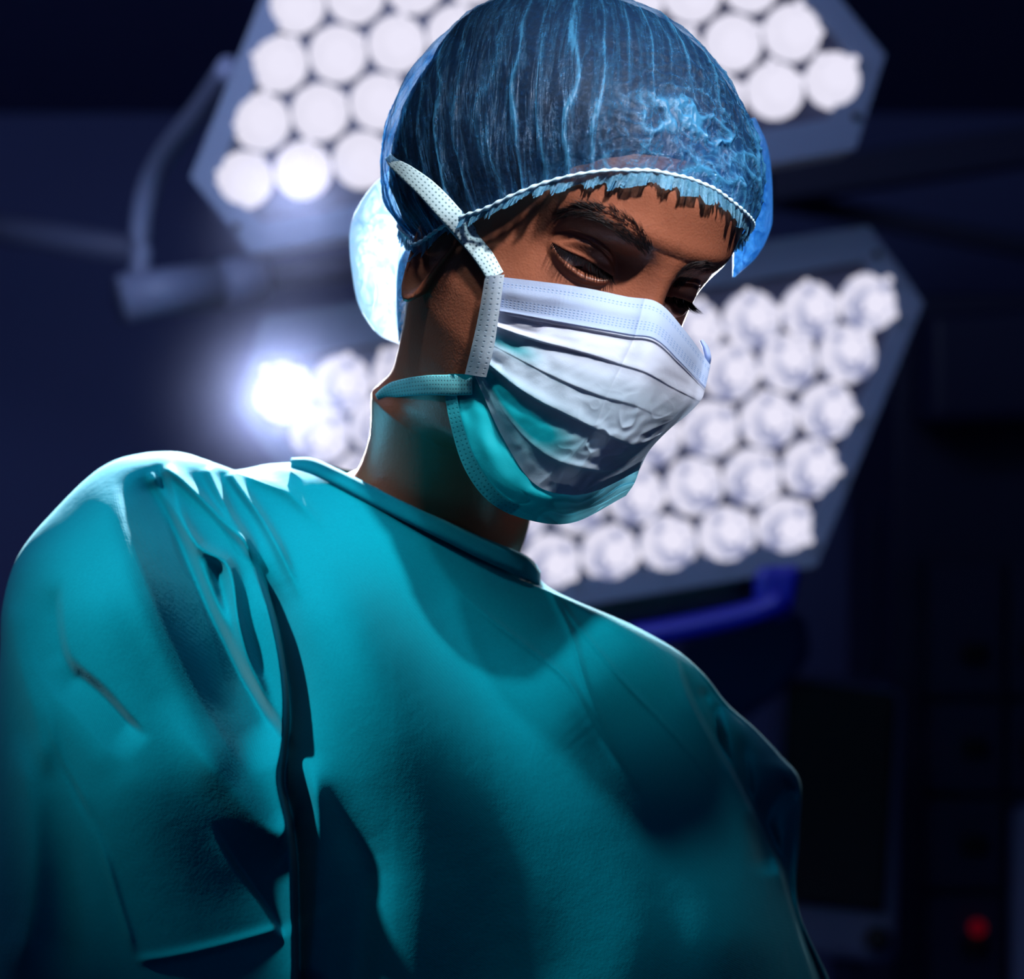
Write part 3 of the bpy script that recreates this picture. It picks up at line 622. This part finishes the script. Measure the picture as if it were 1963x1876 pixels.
def clear_d(X, Y, d, off):      # keep cloth in front of skin and cap
    n_, m_ = X.shape; ii = np.unique(np.r_[np.arange(0, n_, 5), n_ - 1]); jj = np.unique(np.r_[np.arange(0, m_, 5), m_ - 1]); c = np.full((len(ii), len(jj)), 9.0)
    for a, i_ in enumerate(ii):
        for b, j_ in enumerate(jj):
            h = cast(SKIN, X[i_, j_], Y[i_, j_])
            if h is not None: c[a, b] = float(pix(h)[2])
    c = np.where(c > 5, np.inf, c) - off - d[np.ix_(ii, jj)]; c = np.minimum(c, 0)
    for _ in range(2):
        p_ = np.pad(c, 1, mode='edge'); c = np.minimum(c, (p_[:-2, 1:-1] + p_[2:, 1:-1] + p_[1:-1, :-2] + p_[1:-1, 2:] + 4 * p_[1:-1, 1:-1]) / 8)
    r1 = np.stack([np.interp(np.arange(m_), jj, q) for q in c]); return d + np.stack([np.interp(np.arange(n_), ii, r1[:, j_]) for j_ in range(m_)], 1)
# bag of the cap behind her ear, its fabric whitened for the light behind
pc = lambda X, Y: 1.262 + 0 * X - .012 * np.exp(-((X - 700) / 60) ** 2)
def pG(f, a, f2=.03):
    def g(X, Y):
        q = np.stack([X * f, Y * f * .6, X * 0], -1); u = nz3(q, 1.0); v = nz3(q + 7.7, 2.3)
        return -a * (1 - np.abs(u) * 3).clip(0) ** 2 - a * .5 * (1 - np.abs(v) * 3).clip(0) ** 2
    return g
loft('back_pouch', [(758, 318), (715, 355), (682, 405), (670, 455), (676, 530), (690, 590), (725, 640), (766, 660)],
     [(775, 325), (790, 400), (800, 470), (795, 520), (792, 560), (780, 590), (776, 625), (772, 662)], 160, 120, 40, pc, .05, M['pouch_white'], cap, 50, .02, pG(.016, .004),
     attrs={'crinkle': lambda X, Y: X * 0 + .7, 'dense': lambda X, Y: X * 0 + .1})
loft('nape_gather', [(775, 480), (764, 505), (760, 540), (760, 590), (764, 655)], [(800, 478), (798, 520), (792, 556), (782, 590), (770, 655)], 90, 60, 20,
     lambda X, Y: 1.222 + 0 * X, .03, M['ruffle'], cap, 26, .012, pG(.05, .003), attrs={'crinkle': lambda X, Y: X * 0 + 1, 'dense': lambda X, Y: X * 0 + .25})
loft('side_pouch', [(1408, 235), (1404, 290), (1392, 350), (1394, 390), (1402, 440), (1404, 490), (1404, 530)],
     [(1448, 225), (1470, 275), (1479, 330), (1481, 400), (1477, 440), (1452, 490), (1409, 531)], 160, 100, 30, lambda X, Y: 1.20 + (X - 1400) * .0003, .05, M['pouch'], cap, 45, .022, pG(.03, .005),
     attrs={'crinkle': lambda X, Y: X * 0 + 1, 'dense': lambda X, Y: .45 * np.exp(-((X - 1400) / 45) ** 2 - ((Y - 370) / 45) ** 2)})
# ------------------------------------------------------------------ gown
GL = [(598, 885), (520, 889), (440, 901), (400, 884), (345, 867), (250, 873), (195, 895), (110, 972), (32, 1070), (5, 1160), (0, 1260), (-10, 1380), (-25, 1500), (-40, 1650), (-55, 1800), (-75, 2150)]
GR = [(1030, 1100), (1043, 1118), (1075, 1138), (1110, 1154), (1160, 1175), (1225, 1204), (1290, 1241), (1348, 1290), (1398, 1352), (1448, 1396), (1497, 1448), (1533, 1494), (1533, 1600), (1530, 1735), (1590, 1880), (1680, 2180)]
tkn = np.r_[0, np.cumsum([max(12, .5 * (math.dist(GL[i], GL[i + 1]) + math.dist(GR[i], GR[i + 1]))) for i in range(len(GL) - 1)])]; tkn /= tkn[-1]
gd = tps([(600, 890), (820, 1000), (1030, 1100), (440, 905), (250, 885), (110, 980), (0, 1200), (-30, 1500), (-50, 1900), (-50, 2200), (200, 1150), (250, 1500), (250, 1900), (450, 1300), (480, 1700), (480, 2100),
          (700, 1200), (700, 1500), (750, 1850), (750, 2200), (950, 1250), (1000, 1500), (1050, 1850), (1050, 2200), (1290, 1250), (1290, 1500), (1400, 1800), (1400, 2200), (1450, 1400), (1530, 1600), (1600, 1900), (1650, 2200)],
         [1.245, 1.212, 1.222, 1.245, 1.235, 1.215, 1.20, 1.19, 1.18, 1.18, 1.150, 1.12, 1.125, 1.150, 1.13, 1.135,
          1.160, 1.132, 1.140, 1.16, 1.177, 1.150, 1.150, 1.165, 1.24, 1.203, 1.185, 1.19, 1.285, 1.30, 1.29, 1.28])
FOLDS = [  # kind, points, height m (+ = away), width px, [fade in, fade out]
 ('step', [(478, 1060), (505, 1125), (524, 1180), (541, 1260), (549, 1350), (546, 1430), (538, 1495), (553, 1570), (563, 1640), (566, 1720), (569, 1900), (560, 2100)], .034, 34, .12, 0),
 ('ridge', [(288, 898), (330, 975), (378, 1043), (405, 1062), (432, 1078), (445, 1110), (455, 1180), (476, 1260), (500, 1320), (522, 1400), (535, 1460)], -.0125, 10, .04, .45),
 ('ridge', [(398, 1068), (415, 1100), (430, 1150), (447, 1200)], .009, 13, .35, .5),
 ('ridge', [(315, 895), (345, 915), (400, 968), (440, 1010), (470, 1040), (486, 1078)], -.0105, 9, .02, .25),
 ('ridge', [(395, 893), (420, 945), (443, 990), (462, 1020), (478, 1055), (490, 1090)], -.0105, 9, .05, .2),
 ('ridge', [(440, 905), (490, 975), (530, 1045), (560, 1110), (585, 1165)], -.0100, 9, .02, .5),
 ('ridge', [(470, 905), (540, 935), (590, 980), (630, 1035)], -.0060, 14, .1, .5),
 ('saw', [(208, 900), (222, 950), (240, 1010), (268, 1085), (290, 1140), (320, 1210), (350, 1270), (390, 1350), (440, 1430), (480, 1500)], .025, 88, .10, .14),
 ('saw', [(62, 1075), (48, 1130), (48, 1190), (60, 1260), (78, 1310), (100, 1360)], .010, 60, .4, .35), ('saw', [(70, 1285), (105, 1335), (150, 1375), (200, 1430), (245, 1470)], .012, 62, .3, .25),
 ('ridge', [(20, 1120), (22, 1200), (45, 1300), (75, 1400), (90, 1500)], -.006, 22, .2, .2),
 ('ridge', [(80, 1320), (98, 1400), (120, 1455), (160, 1530), (195, 1620), (225, 1720), (262, 1840)], -.0028, 6, .2, .1),
 ('dip', [(95, 1390), (118, 1450), (150, 1520), (190, 1600), (215, 1680)], .003, 9, .4, .4),
 ('ridge', [(300, 1330), (380, 1440), (450, 1520), (510, 1585), (560, 1606)], -.012, 38, .5, .05),
 ('step', [(405, 1575), (440, 1640), (480, 1700), (515, 1750), (545, 1800)], .008, 36, .4, .1),
 ('ridge', [(255, 1842), (330, 1832), (420, 1812), (500, 1790), (545, 1775)], -.003, 8, .1, .1),
 ('broad', [(80, 1440), (110, 1580), (130, 1700), (120, 1900)], .006, 38, .6, .2),
 ('ridge', [(30, 1400), (60, 1560), (60, 1750), (20, 1900)], -.008, 30, .2, .2),
 ('ridge', [(1050, 1120), (1072, 1165), (1095, 1215), (1122, 1310), (1160, 1395), (1200, 1480)], -.0030, 6, .03, .4),
 ('ridge', [(1060, 1125), (1105, 1195), (1190, 1300), (1290, 1405), (1370, 1500), (1450, 1590)], -.0020, 5, .03, .4),
 ('ridge', [(830, 1085), (920, 1170), (1010, 1240), (1085, 1300), (1140, 1390), (1200, 1480), (1270, 1560)], -.0025, 7, .3, .25),
 ('broad', [(540, 950), (590, 1080), (650, 1200), (730, 1350), (850, 1520), (980, 1700)], -.017, 100, .3, .6),
 ('broad', [(680, 960), (800, 1120), (920, 1280), (1020, 1430), (1100, 1600)], .012, 90, .35, .6),
 ('broad', [(1060, 1190), (1180, 1290), (1260, 1380)], -.010, 130, .5, .5),
 ('ridge', [(590, 1440), (606, 1530), (607, 1640), (600, 1780), (585, 1900)], -.009, 22, .2, .1),
 ('broad', [(632, 1450), (665, 1560), (700, 1660), (690, 1780), (670, 2000)], .008, 38, .5, .1),
 ('step', [(1296, 1250), (1318, 1320), (1352, 1390), (1400, 1470), (1450, 1560), (1490, 1640), (1515, 1720), (1540, 1800), (1570, 1900), (1600, 2100)], .030, 44, .12, 0),
 ('ridge', [(1345, 1310), (1368, 1380), (1395, 1450)], .009, 12, .2, .3), ('ridge', [(1392, 1345), (1375, 1362), (1378, 1420), (1400, 1480)], .010, 10, .2, .3),
 ('ridge', [(1420, 1400), (1432, 1480), (1440, 1560)], .008, 12, .3, .3),
 ('dip', [(1525, 1500), (1490, 1530), (1468, 1580), (1480, 1680)], .020, 22, .1, .2), ('ridge', [(1510, 1560), (1500, 1640), (1512, 1720)], -.006, 12, .3, .3),
 ('broad', [(880, 1480), (930, 1680), (950, 2100)], .005, 60, .6, .1), ('broad', [(1230, 1540), (1290, 1760), (1300, 2100)], .005, 55, .6, .1), ('broad', [(760, 1480), (800, 1700), (800, 2100)], -.005, 60, .6, .1)]
def gG(X, Y):
    g = np.zeros(X.shape); wx = nz3(np.stack([X * .006, Y * .006, X * 0], -1), 1.0) * 7
    for kind, pts, A, w, f0, f1 in FOLDS:
        pp = cr(pts, max(10, len(pts) * 4)); lo, hi = pp.min(0) - 4.5 * w - 30, pp.max(0) + 4.5 * w + 30
        m = (X > lo[0]) & (X < hi[0]) & (Y > lo[1]) & (Y < hi[1])
        if not m.any(): continue
        d, t = polydist(X[m] + (wx[m] if kind not in ('broad',) else 0) * .35, Y[m], pp)
        fd = (sm(t / f0) if f0 else 1) * (sm((1 - t) / f1) if f1 else 1)
        if kind in ('ridge', 'dip', 'broad'): v = np.exp(-(np.abs(d) / w) ** (1.6 if kind == 'ridge' else 2))
        elif kind == 'step': v = sm(d / 9 + .5) * np.exp(-np.clip(d, 0, None) / w) - .28 * np.exp(-(np.clip(-d, 0, None) / (w * .8))) * sm(.5 - d / 9)
        else: v = np.where(d < 0, 0, np.clip(d / w, 0, 1)) * sm((1.28 - d / w) / .28) - .15 * np.exp(-((d + 25) / 30) ** 2)
        g[m] += A * v * fd
    for _ in range(2):
        p_ = np.pad(g, 2, mode='edge'); h_ = (p_[:-4] + 4 * p_[1:-3] + 6 * p_[2:-2] + 4 * p_[3:-1] + p_[4:]) / 16
        g = (h_[:, :-4] + 4 * h_[:, 1:-3] + 6 * h_[:, 2:-2] + 4 * h_[:, 3:-1] + h_[:, 4:]) / 16
    return g
def gdev(X, Y, s, t):
    xx = X[0:1]; col = cr([(598, 885), (640, 903), (700, 932), (760, 960), (850, 1003), (920, 1036), (985, 1064), (1030, 1100)], 200)
    dy = np.interp(s[0], np.linspace(0, 1, 200), col[:, 1]) - (885 + 215 * s[0]); dx = np.interp(s[0], np.linspace(0, 1, 200), col[:, 0]) - (598 + 432 * s[0])
    k_ = np.exp(-(t / .04) ** 2); return X + dx[None] * k_, Y + dy[None] * k_
# gown: param by knots, so the two edges keep step
def gown():
    n, nf, nb = 620, 640, 90
    l, r = knots(GL, tkn, n), knots(GR, tkn, n); s = np.linspace(0, 1, nf)
    X = l[:, :1] + (r - l)[:, :1] * s; Y = l[:, 1:] + (r - l)[:, 1:] * s; X, Y = gdev(X, Y, s[None], np.linspace(0, 1, n)[:, None])
    d = gd(X, Y); wpx = np.linalg.norm(r - l, axis=1)[:, None]; e = np.minimum(s, 1 - s)[None] * wpx
    e1 = np.clip(e / np.minimum(120, wpx * .5), 0, 1); d = d + .045 * (1 - np.sqrt(np.clip(1 - (1 - e1) ** 2, 0, 1)))
    d = d + gG(X, Y) * sm(e / 14)
    d = d + .035 * (1 - np.sqrt(np.clip(1 - (1 - np.clip(np.linspace(0, 1, n)[:, None] / .16, 0, 1)) ** 2, 0, 1))) * sm((X - 250) / 120) * sm((560 - X) / 80) 
    sb = np.linspace(1, 0, nb + 2)[1:-1]; Xb = l[:, :1] + (r - l)[:, :1] * sb; Yb = l[:, 1:] + (r - l)[:, 1:] * sb
    Yb = Yb - 40 * np.sin(np.pi * sb)[None] * np.exp(-(np.linspace(0, 1, n)[:, None] / .05) ** 2)
    db = d[:, -1:] * sb + d[:, :1] * (1 - sb) + .17 * np.sqrt(1 - (2 * sb - 1) ** 2) * (.62 + .38 * sm(np.linspace(0, 1, n) / .2))[:, None]
    V = np.concatenate([P(X, Y, d), P(Xb, Yb, db)], 1)
    return gridmesh('surgical_gown', V, M['gown'], person, wu=True, flip=True), V[:, :nf]
gow, GF = gown()
GB = BVHTree.FromPolygons([Vector(v) for v in GF[::2, ::2].reshape(-1, 3)], quads(310, 320).tolist())
# collar band stitched round the neck opening
top = cr([(560, 884), (598, 886), (640, 904), (700, 933), (760, 961), (850, 1004), (920, 1037), (985, 1063), (1015, 1080), (1031, 1100)], 260)
bot = cr([(562, 893), (600, 905), (640, 924), (700, 955), (760, 986), (850, 1030), (920, 1066), (985, 1097), (1012, 1112), (1030, 1122)], 260)
rows_ = []
dtop = gd(top[:, 0], top[:, 1])
for kx in np.linspace(-.12, 1, 12):
    q = top * (1 - kx) + bot * kx; dq = gd(q[:, 0], q[:, 1]) - .0035 + .0015 * (abs(kx - .45) > .5) + (.006 if kx < 0 else 0); ed = .02 * np.exp(-(1031 - q[:, 0]).clip(0) / 14) + .012 * np.exp(-(q[:, 0] - 560).clip(0) / 30)
    rows_.append(P(q[:, 0], q[:, 1], dq + ed))
co = gridmesh('collar', np.array(rows_), M['collar'], gow); so = co.modifiers.new('thick', 'SOLIDIFY'); so.thickness = .0016

# ------------------------------------------------------------------ face mask
mask = empty('face_mask', tuple(P(1150, 750, 1.12))); mask.parent = person
def net(N, nr_, nc2, wrap=0):
    N = np.array(N, float); rows = [cr(r, nc2) for r in N]; rows = np.array(rows)
    # rows were resampled by length; columns are splined with even knots
    t = np.linspace(0, 1, len(rows)); return np.stack([knots(rows[:, j], t, nr_) for j in range(nc2)], 1)
PN = [[(940, 528, 1.130), (1100, 548, 1.106), (1200, 568, 1.101), (1262, 580, 1.100), (1312, 632, 1.112), (1362, 700, 1.145)],
      [(936, 592, 1.130), (1100, 622, 1.101), (1200, 640, 1.092), (1256, 650, 1.088), (1302, 692, 1.102), (1352, 745, 1.138)],
      [(930, 618, 1.131), (1090, 668, 1.098), (1180, 697, 1.087), (1240, 712, 1.082), (1290, 738, 1.098), (1343, 768, 1.128)],
      [(924, 650, 1.132), (1060, 720, 1.098), (1150, 757, 1.085), (1215, 775, 1.080), (1265, 795, 1.092), (1316, 796, 1.122)],
      [(918, 680, 1.134), (1020, 760, 1.103), (1110, 810, 1.089), (1195, 845, 1.084), (1235, 850, 1.094), (1284, 822, 1.118)],
      [(915, 700, 1.135), (985, 800, 1.110), (1060, 862, 1.097), (1140, 888, 1.092), (1190, 890, 1.100), (1246, 862, 1.120)],
      [(911, 722, 1.137), (962, 835, 1.120), (1022, 925, 1.108), (1090, 948, 1.105), (1150, 938, 1.108), (1226, 900, 1.126)]]
nR, nC = 300, 320
Q = net(PN, nR, nC); Q[..., 2] = clear_d(Q[..., 0], Q[..., 1], Q[..., 2], .0045); tt2 = np.linspace(0, 1, nR)[:, None]; ss = np.linspace(0, 1, nC)[None]
def pl(t0, w, s0=None, A=1.0):      # one pleat edge: a sharp lip with a hollow under it
    d_ = (tt2 - t0) * np.ones_like(ss); env = 1.0 if s0 is None else s0
    return A * env * (-np.exp(-(d_ / (w * .45)) ** 2) * .8 + np.where(d_ > 0, np.exp(-(d_ / w)) * sm(d_ / .012), 0) * 1.3)
G_ = pl(1 / 6 + .01, .05, 1, .0012) + pl(2 / 6 + .01 * np.sin(ss * 9), .07, .35 + .65 * np.exp(-((ss - .2) / .3) ** 2), .0024) + pl(3 / 6, .06, .5 * np.exp(-((ss - .5) / .3) ** 2), .0022) \
   + pl(4 / 6 + .012 * np.sin(ss * 7 + 1), .09, .6 + .4 * np.exp(-((ss - .25) / .3) ** 2), .0036) + pl(5.2 / 6, .05, np.exp(-((ss - .7) / .25) ** 2), .0025)
# the middle crease of the nose, and crumples near the chin and far cheek
mid = np.exp(-np.abs(ss - .62) / .012) * (1 - .5 * tt2) * -.0012
crum = nz3(np.stack(np.broadcast_arrays(ss * 11 + tt2 * 3, tt2 * 9 - ss * 2, 0 * ss * tt2), -1), 1.0); crum2 = nz3(np.stack(np.broadcast_arrays(ss * 26 + tt2 * 9, tt2 * 20, 0 * ss * tt2 + 5), -1), 1.0)
cw = sm((tt2 - .35) / .3) * sm((ss - .45) / .3); fine_ = (1 - np.abs(crum) * 3.2).clip(0) ** 2
Q[..., 2] += G_ + mid + (-.0010 * fine_ * cw + .0009 * crum2 * (.25 + cw)) * sm((tt2 - .17) / .05) + .0010 * crum * sm((tt2 - .17) / .05)
kdx = cr([(0, 0), (1, 0)], 2)
# turn under at the far side
ex_ = np.stack([np.stack([Q[:, -1, 0] - 3 * j * j, Q[:, -1, 1] + 1.5 * j, Q[:, -1, 2] + .004 + .010 * j], -1) for j in range(1, 6)], 1)
Q[:, -26:, 2] += (np.linspace(0, 1, 26) ** 3 * .010)[None]; ex_[..., 2] += .010
NBR = int(nR * (1 / 6)); Qx = np.concatenate([Q, ex_], 1)
teal_shade = sm((.40 - np.abs(ss - .12) * 1.9) / .35) * np.exp(-((tt2 - .44) / .055) ** 2) * .75 + np.exp(-((tt2 - .79) / .10) ** 2) * sm((.75 - ss) / .35) * 1.0 + sm((tt2 - .86) / .06) * sm((.62 - ss) / .3) * .3  # teal painted into the pleat hollows stands for shade in the fabric
teal_shade = teal_shade + .18 * sm((tt2 - .3) / .2); teal_shade = np.concatenate([teal_shade, np.zeros((nR, 5)) + .1], 1).clip(0, 1)
pan = gridmesh('mask_panel', P(Qx[NBR - 4:, :, 0], Qx[NBR - 4:, :, 1], Qx[NBR - 4:, :, 2]), M['mask'], mask, attrs={'teal': teal_shade[NBR - 4:]})
nb_ = Qx[:NBR].copy(); nb_[..., 2] -= .0012 + .0006 * np.exp(-((np.linspace(0, 1, NBR) - .42) / .16) ** 2)[:, None]
gridmesh('nose_band', P(nb_[..., 0], nb_[..., 1], nb_[..., 2]), M['nose'], mask)
FN = [[(936, 722, 1.139), (950, 775, 1.130), (985, 850, 1.119), (1030, 905, 1.110), (1085, 925, 1.108), (1140, 920, 1.110), (1232, 878, 1.130)],
      [(892, 717, 1.145), (905, 795, 1.133), (940, 880, 1.120), (990, 940, 1.112), (1060, 962, 1.108), (1130, 958, 1.110), (1218, 922, 1.130)],
      [(848, 716, 1.152), (861, 800, 1.142), (890, 895, 1.132), (940, 962, 1.124), (1015, 997, 1.120), (1100, 1001, 1.120), (1200, 950, 1.136)]]
FQ = net(FN, 120, 260); FQ[..., 2] = clear_d(FQ[..., 0], FQ[..., 1], FQ[..., 2], .0025); t3 = np.linspace(0, 1, 120)[:, None]; s3 = np.linspace(0, 1, 260)[None]
c3 = nz3(np.stack(np.broadcast_arrays(s3 * 9, t3 * 4, 0 * s3 * t3), -1), 1.0); FQ[..., 2] += .0016 * c3 + .006 * t3 ** 4 - .0035 * np.exp(-((s3 - .75) / .1) ** 2) * t3 + .003 * (1 - np.abs(c3) * 3).clip(0) ** 2 * sm((s3 - .5) / .2)
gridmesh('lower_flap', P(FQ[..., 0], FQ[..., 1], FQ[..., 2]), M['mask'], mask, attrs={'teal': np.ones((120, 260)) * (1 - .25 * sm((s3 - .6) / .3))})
be = cr(FQ[-1][::8], 300); bi = np.array([(892 + 0, 0, 0)]); ed = FQ[88]; eds = cr(ed[::8], 300)
rows_ = [be * (1 - q) + eds * q - np.array([0, 0, .0016]) for q in np.linspace(-.04, 1, 8)]; rows_ = np.array(rows_)[:, :175]
gridmesh('teal_binding', P(rows_[..., 0], rows_[..., 1], rows_[..., 2]), M['bindt'], mask)
bl_ = cr([(930, 529, 1.131), (918, 600, 1.1295), (905, 660, 1.1305), (891, 717, 1.136)], 120); br_ = cr([(967, 526, 1.1245), (957, 600, 1.1225), (947, 665, 1.124), (932, 723, 1.132)], 120)
bl_[:, 2] = clear_d(bl_[:, None, 0].repeat(2, 1), bl_[:, None, 1].repeat(2, 1), bl_[:, None, 2].repeat(2, 1), .003)[:, 0]; br_[:, 2] = clear_d(br_[:, None, 0].repeat(2, 1), br_[:, None, 1].repeat(2, 1), br_[:, None, 2].repeat(2, 1), .0068)[:, 0]
bs = np.array([bl_ * (1 - q) + br_ * q - np.array([0, 0, .0022 * math.sin(math.pi * q) + .0012]) for q in np.linspace(0, 1, 10)]).transpose(1, 0, 2)
uvb = gridmesh('side_binding', P(bs[..., 0], bs[..., 1], bs[..., 2]).transpose(1, 0, 2), M['bind'], mask)
def ribbon(name, pts, wid, mat, teal=0.0):
    c = cr(pts, 140); c2_ = c[:, None].repeat(2, 1); c[:, 2] = clear_d(c2_[..., 0], c2_[..., 1], c2_[..., 2], .003)[:, 0]; w = np.interp(np.linspace(0, 1, 140), np.linspace(0, 1, len(wid)), wid); tg_ = np.gradient(c[:, :2], axis=0); tg_ /= np.linalg.norm(tg_, axis=1)[:, None]
    nn = np.stack([-tg_[:, 1], tg_[:, 0]], -1); R_ = []
    for q in np.linspace(-.5, .5, 9):
        xy = c[:, :2] + nn * (w * q)[:, None]; R_.append(P(xy[:, 0], xy[:, 1], c[:, 2] + .0012 * (2 * q) ** 2))
    o = gridmesh(name, np.array(R_), M[mat], mask, attrs={'teal': np.full((9, 140), teal)}); so_ = o.modifiers.new('thick', 'SOLIDIFY'); so_.thickness = .0007; so_.offset = 0; return o
up_ = []
for x, y, fb in ((950, 530, 1.126), (930, 495, 1.130), (900, 455, 1.135), (860, 408, 1.14), (820, 365, 1.15), (782, 333, 1.16), (756, 314, 1.185), (744, 300, 1.22)):
    hs = [h for dx in (-16, 0, 16) for dy in (-16, 0, 16) for h in [cast(CAPB, x + dx, y + dy)] if h is not None]
    hs += [h for h in [cast(SKIN, x, y)] if h is not None]
    dmin = min([float(pix(h)[2]) for h in hs]) - .003 if hs and x > 760 else fb
    up_.append((x, y, min(dmin, fb) if x > 930 else (dmin if x > 760 else up_[-1][2] + .02)))
ribbon('upper_tie', up_, [34, 38, 40, 42, 42, 38, 30, 14], 'tie', .12)
ribbon('lower_tie', [(905, 738, 1.1445), (860, 738, 1.149), (820, 738, 1.166), (780, 742, 1.19), (745, 749, 1.22), (722, 760, 1.25)], [36, 40, 38, 36, 30, 8], 'tie', .95)
# the far side loop, just showing past her cheek
ribbon('far_tie', [(1344, 652, 1.158), (1353, 668, 1.158), (1357, 688, 1.16), (1354, 705, 1.17)], [4, 10, 11, 8], 'nose', .0)
# ------------------------------------------------------------------ brows and lashes: tapering strands rooted in the skin
def strands(name, R0, D0, Ln, bend, r, mat, seg=6):
    """R0 roots, D0 unit directions, bend = added direction towards the tip (all in head cm)"""
    N = len(R0); t = np.linspace(0, 1, seg)[None, :, None]; Pts = R0[:, None] + D0[:, None] * (Ln[:, None, None] * t) + bend[:, None] * (Ln[:, None, None] * t ** 2)
    T = np.gradient(Pts, axis=1); T /= np.linalg.norm(T, axis=2, keepdims=True); a = np.cross(T, [0.3, .2, 1.0]); a /= np.linalg.norm(a, axis=2, keepdims=True); b = np.cross(T, a)
    rr = (r * (1.02 - t ** 1.5))[..., None]; th = np.array([0, 2.094, 4.189])[None, None, :, None]
    V = Pts[:, :, None] + rr * (np.cos(th) * a[:, :, None] + np.sin(th) * b[:, :, None])
    q = quads(seg, 3, True); Fq = (q[None] + (np.arange(N) * seg * 3)[:, None, None]).reshape(-1, 4)
    o = mk(name, h2w(V.reshape(-1, 3)), Fq, M[mat], person); o['kind'] = 'stuff'; return o
def onskin(x, z):      # the skin in front of head point x, z
    o = Vector(h2w([x, 14, z])); d = (Vector(h2w([x, 0, z])) - o).normalized(); h = SKIN.ray_cast(o, d); return w2h(np.array(h[0])) if h[0] else None
for nm, pts, hw, n_ in (('eyebrow', [(1072, 412), (1108, 401), (1150, 408), (1190, 430), (1225, 460), (1246, 486)], [5, 11, 17, 21, 20, 10], 520),
                        ('eyebrow', [(1402, 532), (1378, 517), (1348, 513), (1320, 522), (1303, 540), (1298, 556)], [6, 10, 13, 15, 14, 9], 420)):
    c = cr(pts, 200); R0, D0, BN, LN = [], [], [], []
    tg_ = np.gradient(c, axis=0); tg_ /= np.linalg.norm(tg_, axis=1)[:, None]
    for i in range(n_):
        u = random.random(); k_ = int(u * 199); w = np.interp(u, np.linspace(0, 1, len(hw)), hw) * random.uniform(-1, 1); x, y = c[k_][0] - tg_[k_][1] * w, c[k_][1] + tg_[k_][0] * w
        h = cast(SKIN, x, y)
        if h is None: continue
        h2 = cast(SKIN, x - tg_[k_][0] * 8, y - tg_[k_][1] * 8)
        if h2 is None: h2 = h - .01 * AX
        p0, p1 = w2h(h), w2h(h2); d = p1 - p0; d /= np.linalg.norm(d) + 1e-9
        if abs(d[1]) > .85: continue
        up_z = .35 * (1 if w < 0 else -.1) + random.uniform(-.15, .25)
        d = d + np.array([0, .30, up_z]); d /= np.linalg.norm(d); R0.append(p0 + np.array([0, .0, 0])); D0.append(d); BN.append([0, -.10, -.05]); LN.append(random.uniform(.45, .85) * (.7 + .3 * u))
    strands(nm, np.array(R0), np.array(D0), np.array(LN), np.array(BN), .0125, 'brow')
for U_, sx in ((nu, -1), (far_u, 1)):
    c = cr(U_, 160); R0, D0, BN, LN = [], [], [], []
    for i in range(95):
        u = (i + random.random()) / 95; q = c[int(u * 159)]; p = onskin(q[0], q[1] + .03)
        if p is None: continue
        out = (abs(q[0]) - 2.9) / 1.6; R0.append(p + np.array([0, -.03, 0])); D0.append(np.array([sx * (.15 + .45 * out) + random.uniform(-.12, .12), .62, -.78 + random.uniform(-.08, .08)])); BN.append([sx * .15, .35, .42]); LN.append((.50 + .32 * math.sin(math.pi * min(1, abs(abs(q[0]) - 1.5) / 3.2 * .75 + .1))) * random.uniform(.8, 1.1))
    R0, D0 = np.array(R0), np.array(D0); D0 /= np.linalg.norm(D0, axis=1)[:, None]; strands('eyelash', R0, D0, np.array(LN), np.array(BN), .020, 'lash')
adopt(person)
# scatter volume added to make the glow around the lower lamp
th = np.linspace(0, np.pi, 17)[:, None]; ph = np.linspace(0, 2 * np.pi, 32, endpoint=False)[None]
HC = P(470, 770, 2.26); HRr = .30
V = HC + HRr * np.stack([np.sin(th) * np.cos(ph), np.sin(th) * np.sin(ph), np.cos(th) + 0 * ph], -1)
t = NT('glow'); tc = t.n('TexCoord'); ln = t.n('VectorMath', {0: tc.outputs['Object']}, operation='LENGTH'); fall = t.math('SUBTRACT', 1.0, t.math('DIVIDE', ln.outputs['Value'], HRr), clamp=True)
nzh = t.n('TexNoise', {'Vector': tc.outputs['Object'], 'Scale': 3.0}); dn_s = t.math('MULTIPLY', t.math('POWER', fall, 1.6), t.math('MULTIPLY_ADD', nzh.outputs[0], .5, .35))
vs = t.n('VolumeScatter', {'Color': (.50, .58, 1.0, 1), 'Density': t.math('MULTIPLY', dn_s, GLOW), 'Anisotropy': .35}); t.t.links.new(vs.outputs[0], t.out.inputs['Volume'])
hz = gridmesh('glow', V - HC, t.m, None, wu=True, flip=True); hz.location = HC
tag(hz, 'thin bluish glow volume added in front of the lower lamp, left of the neck', 'glow', None, 'stuff')
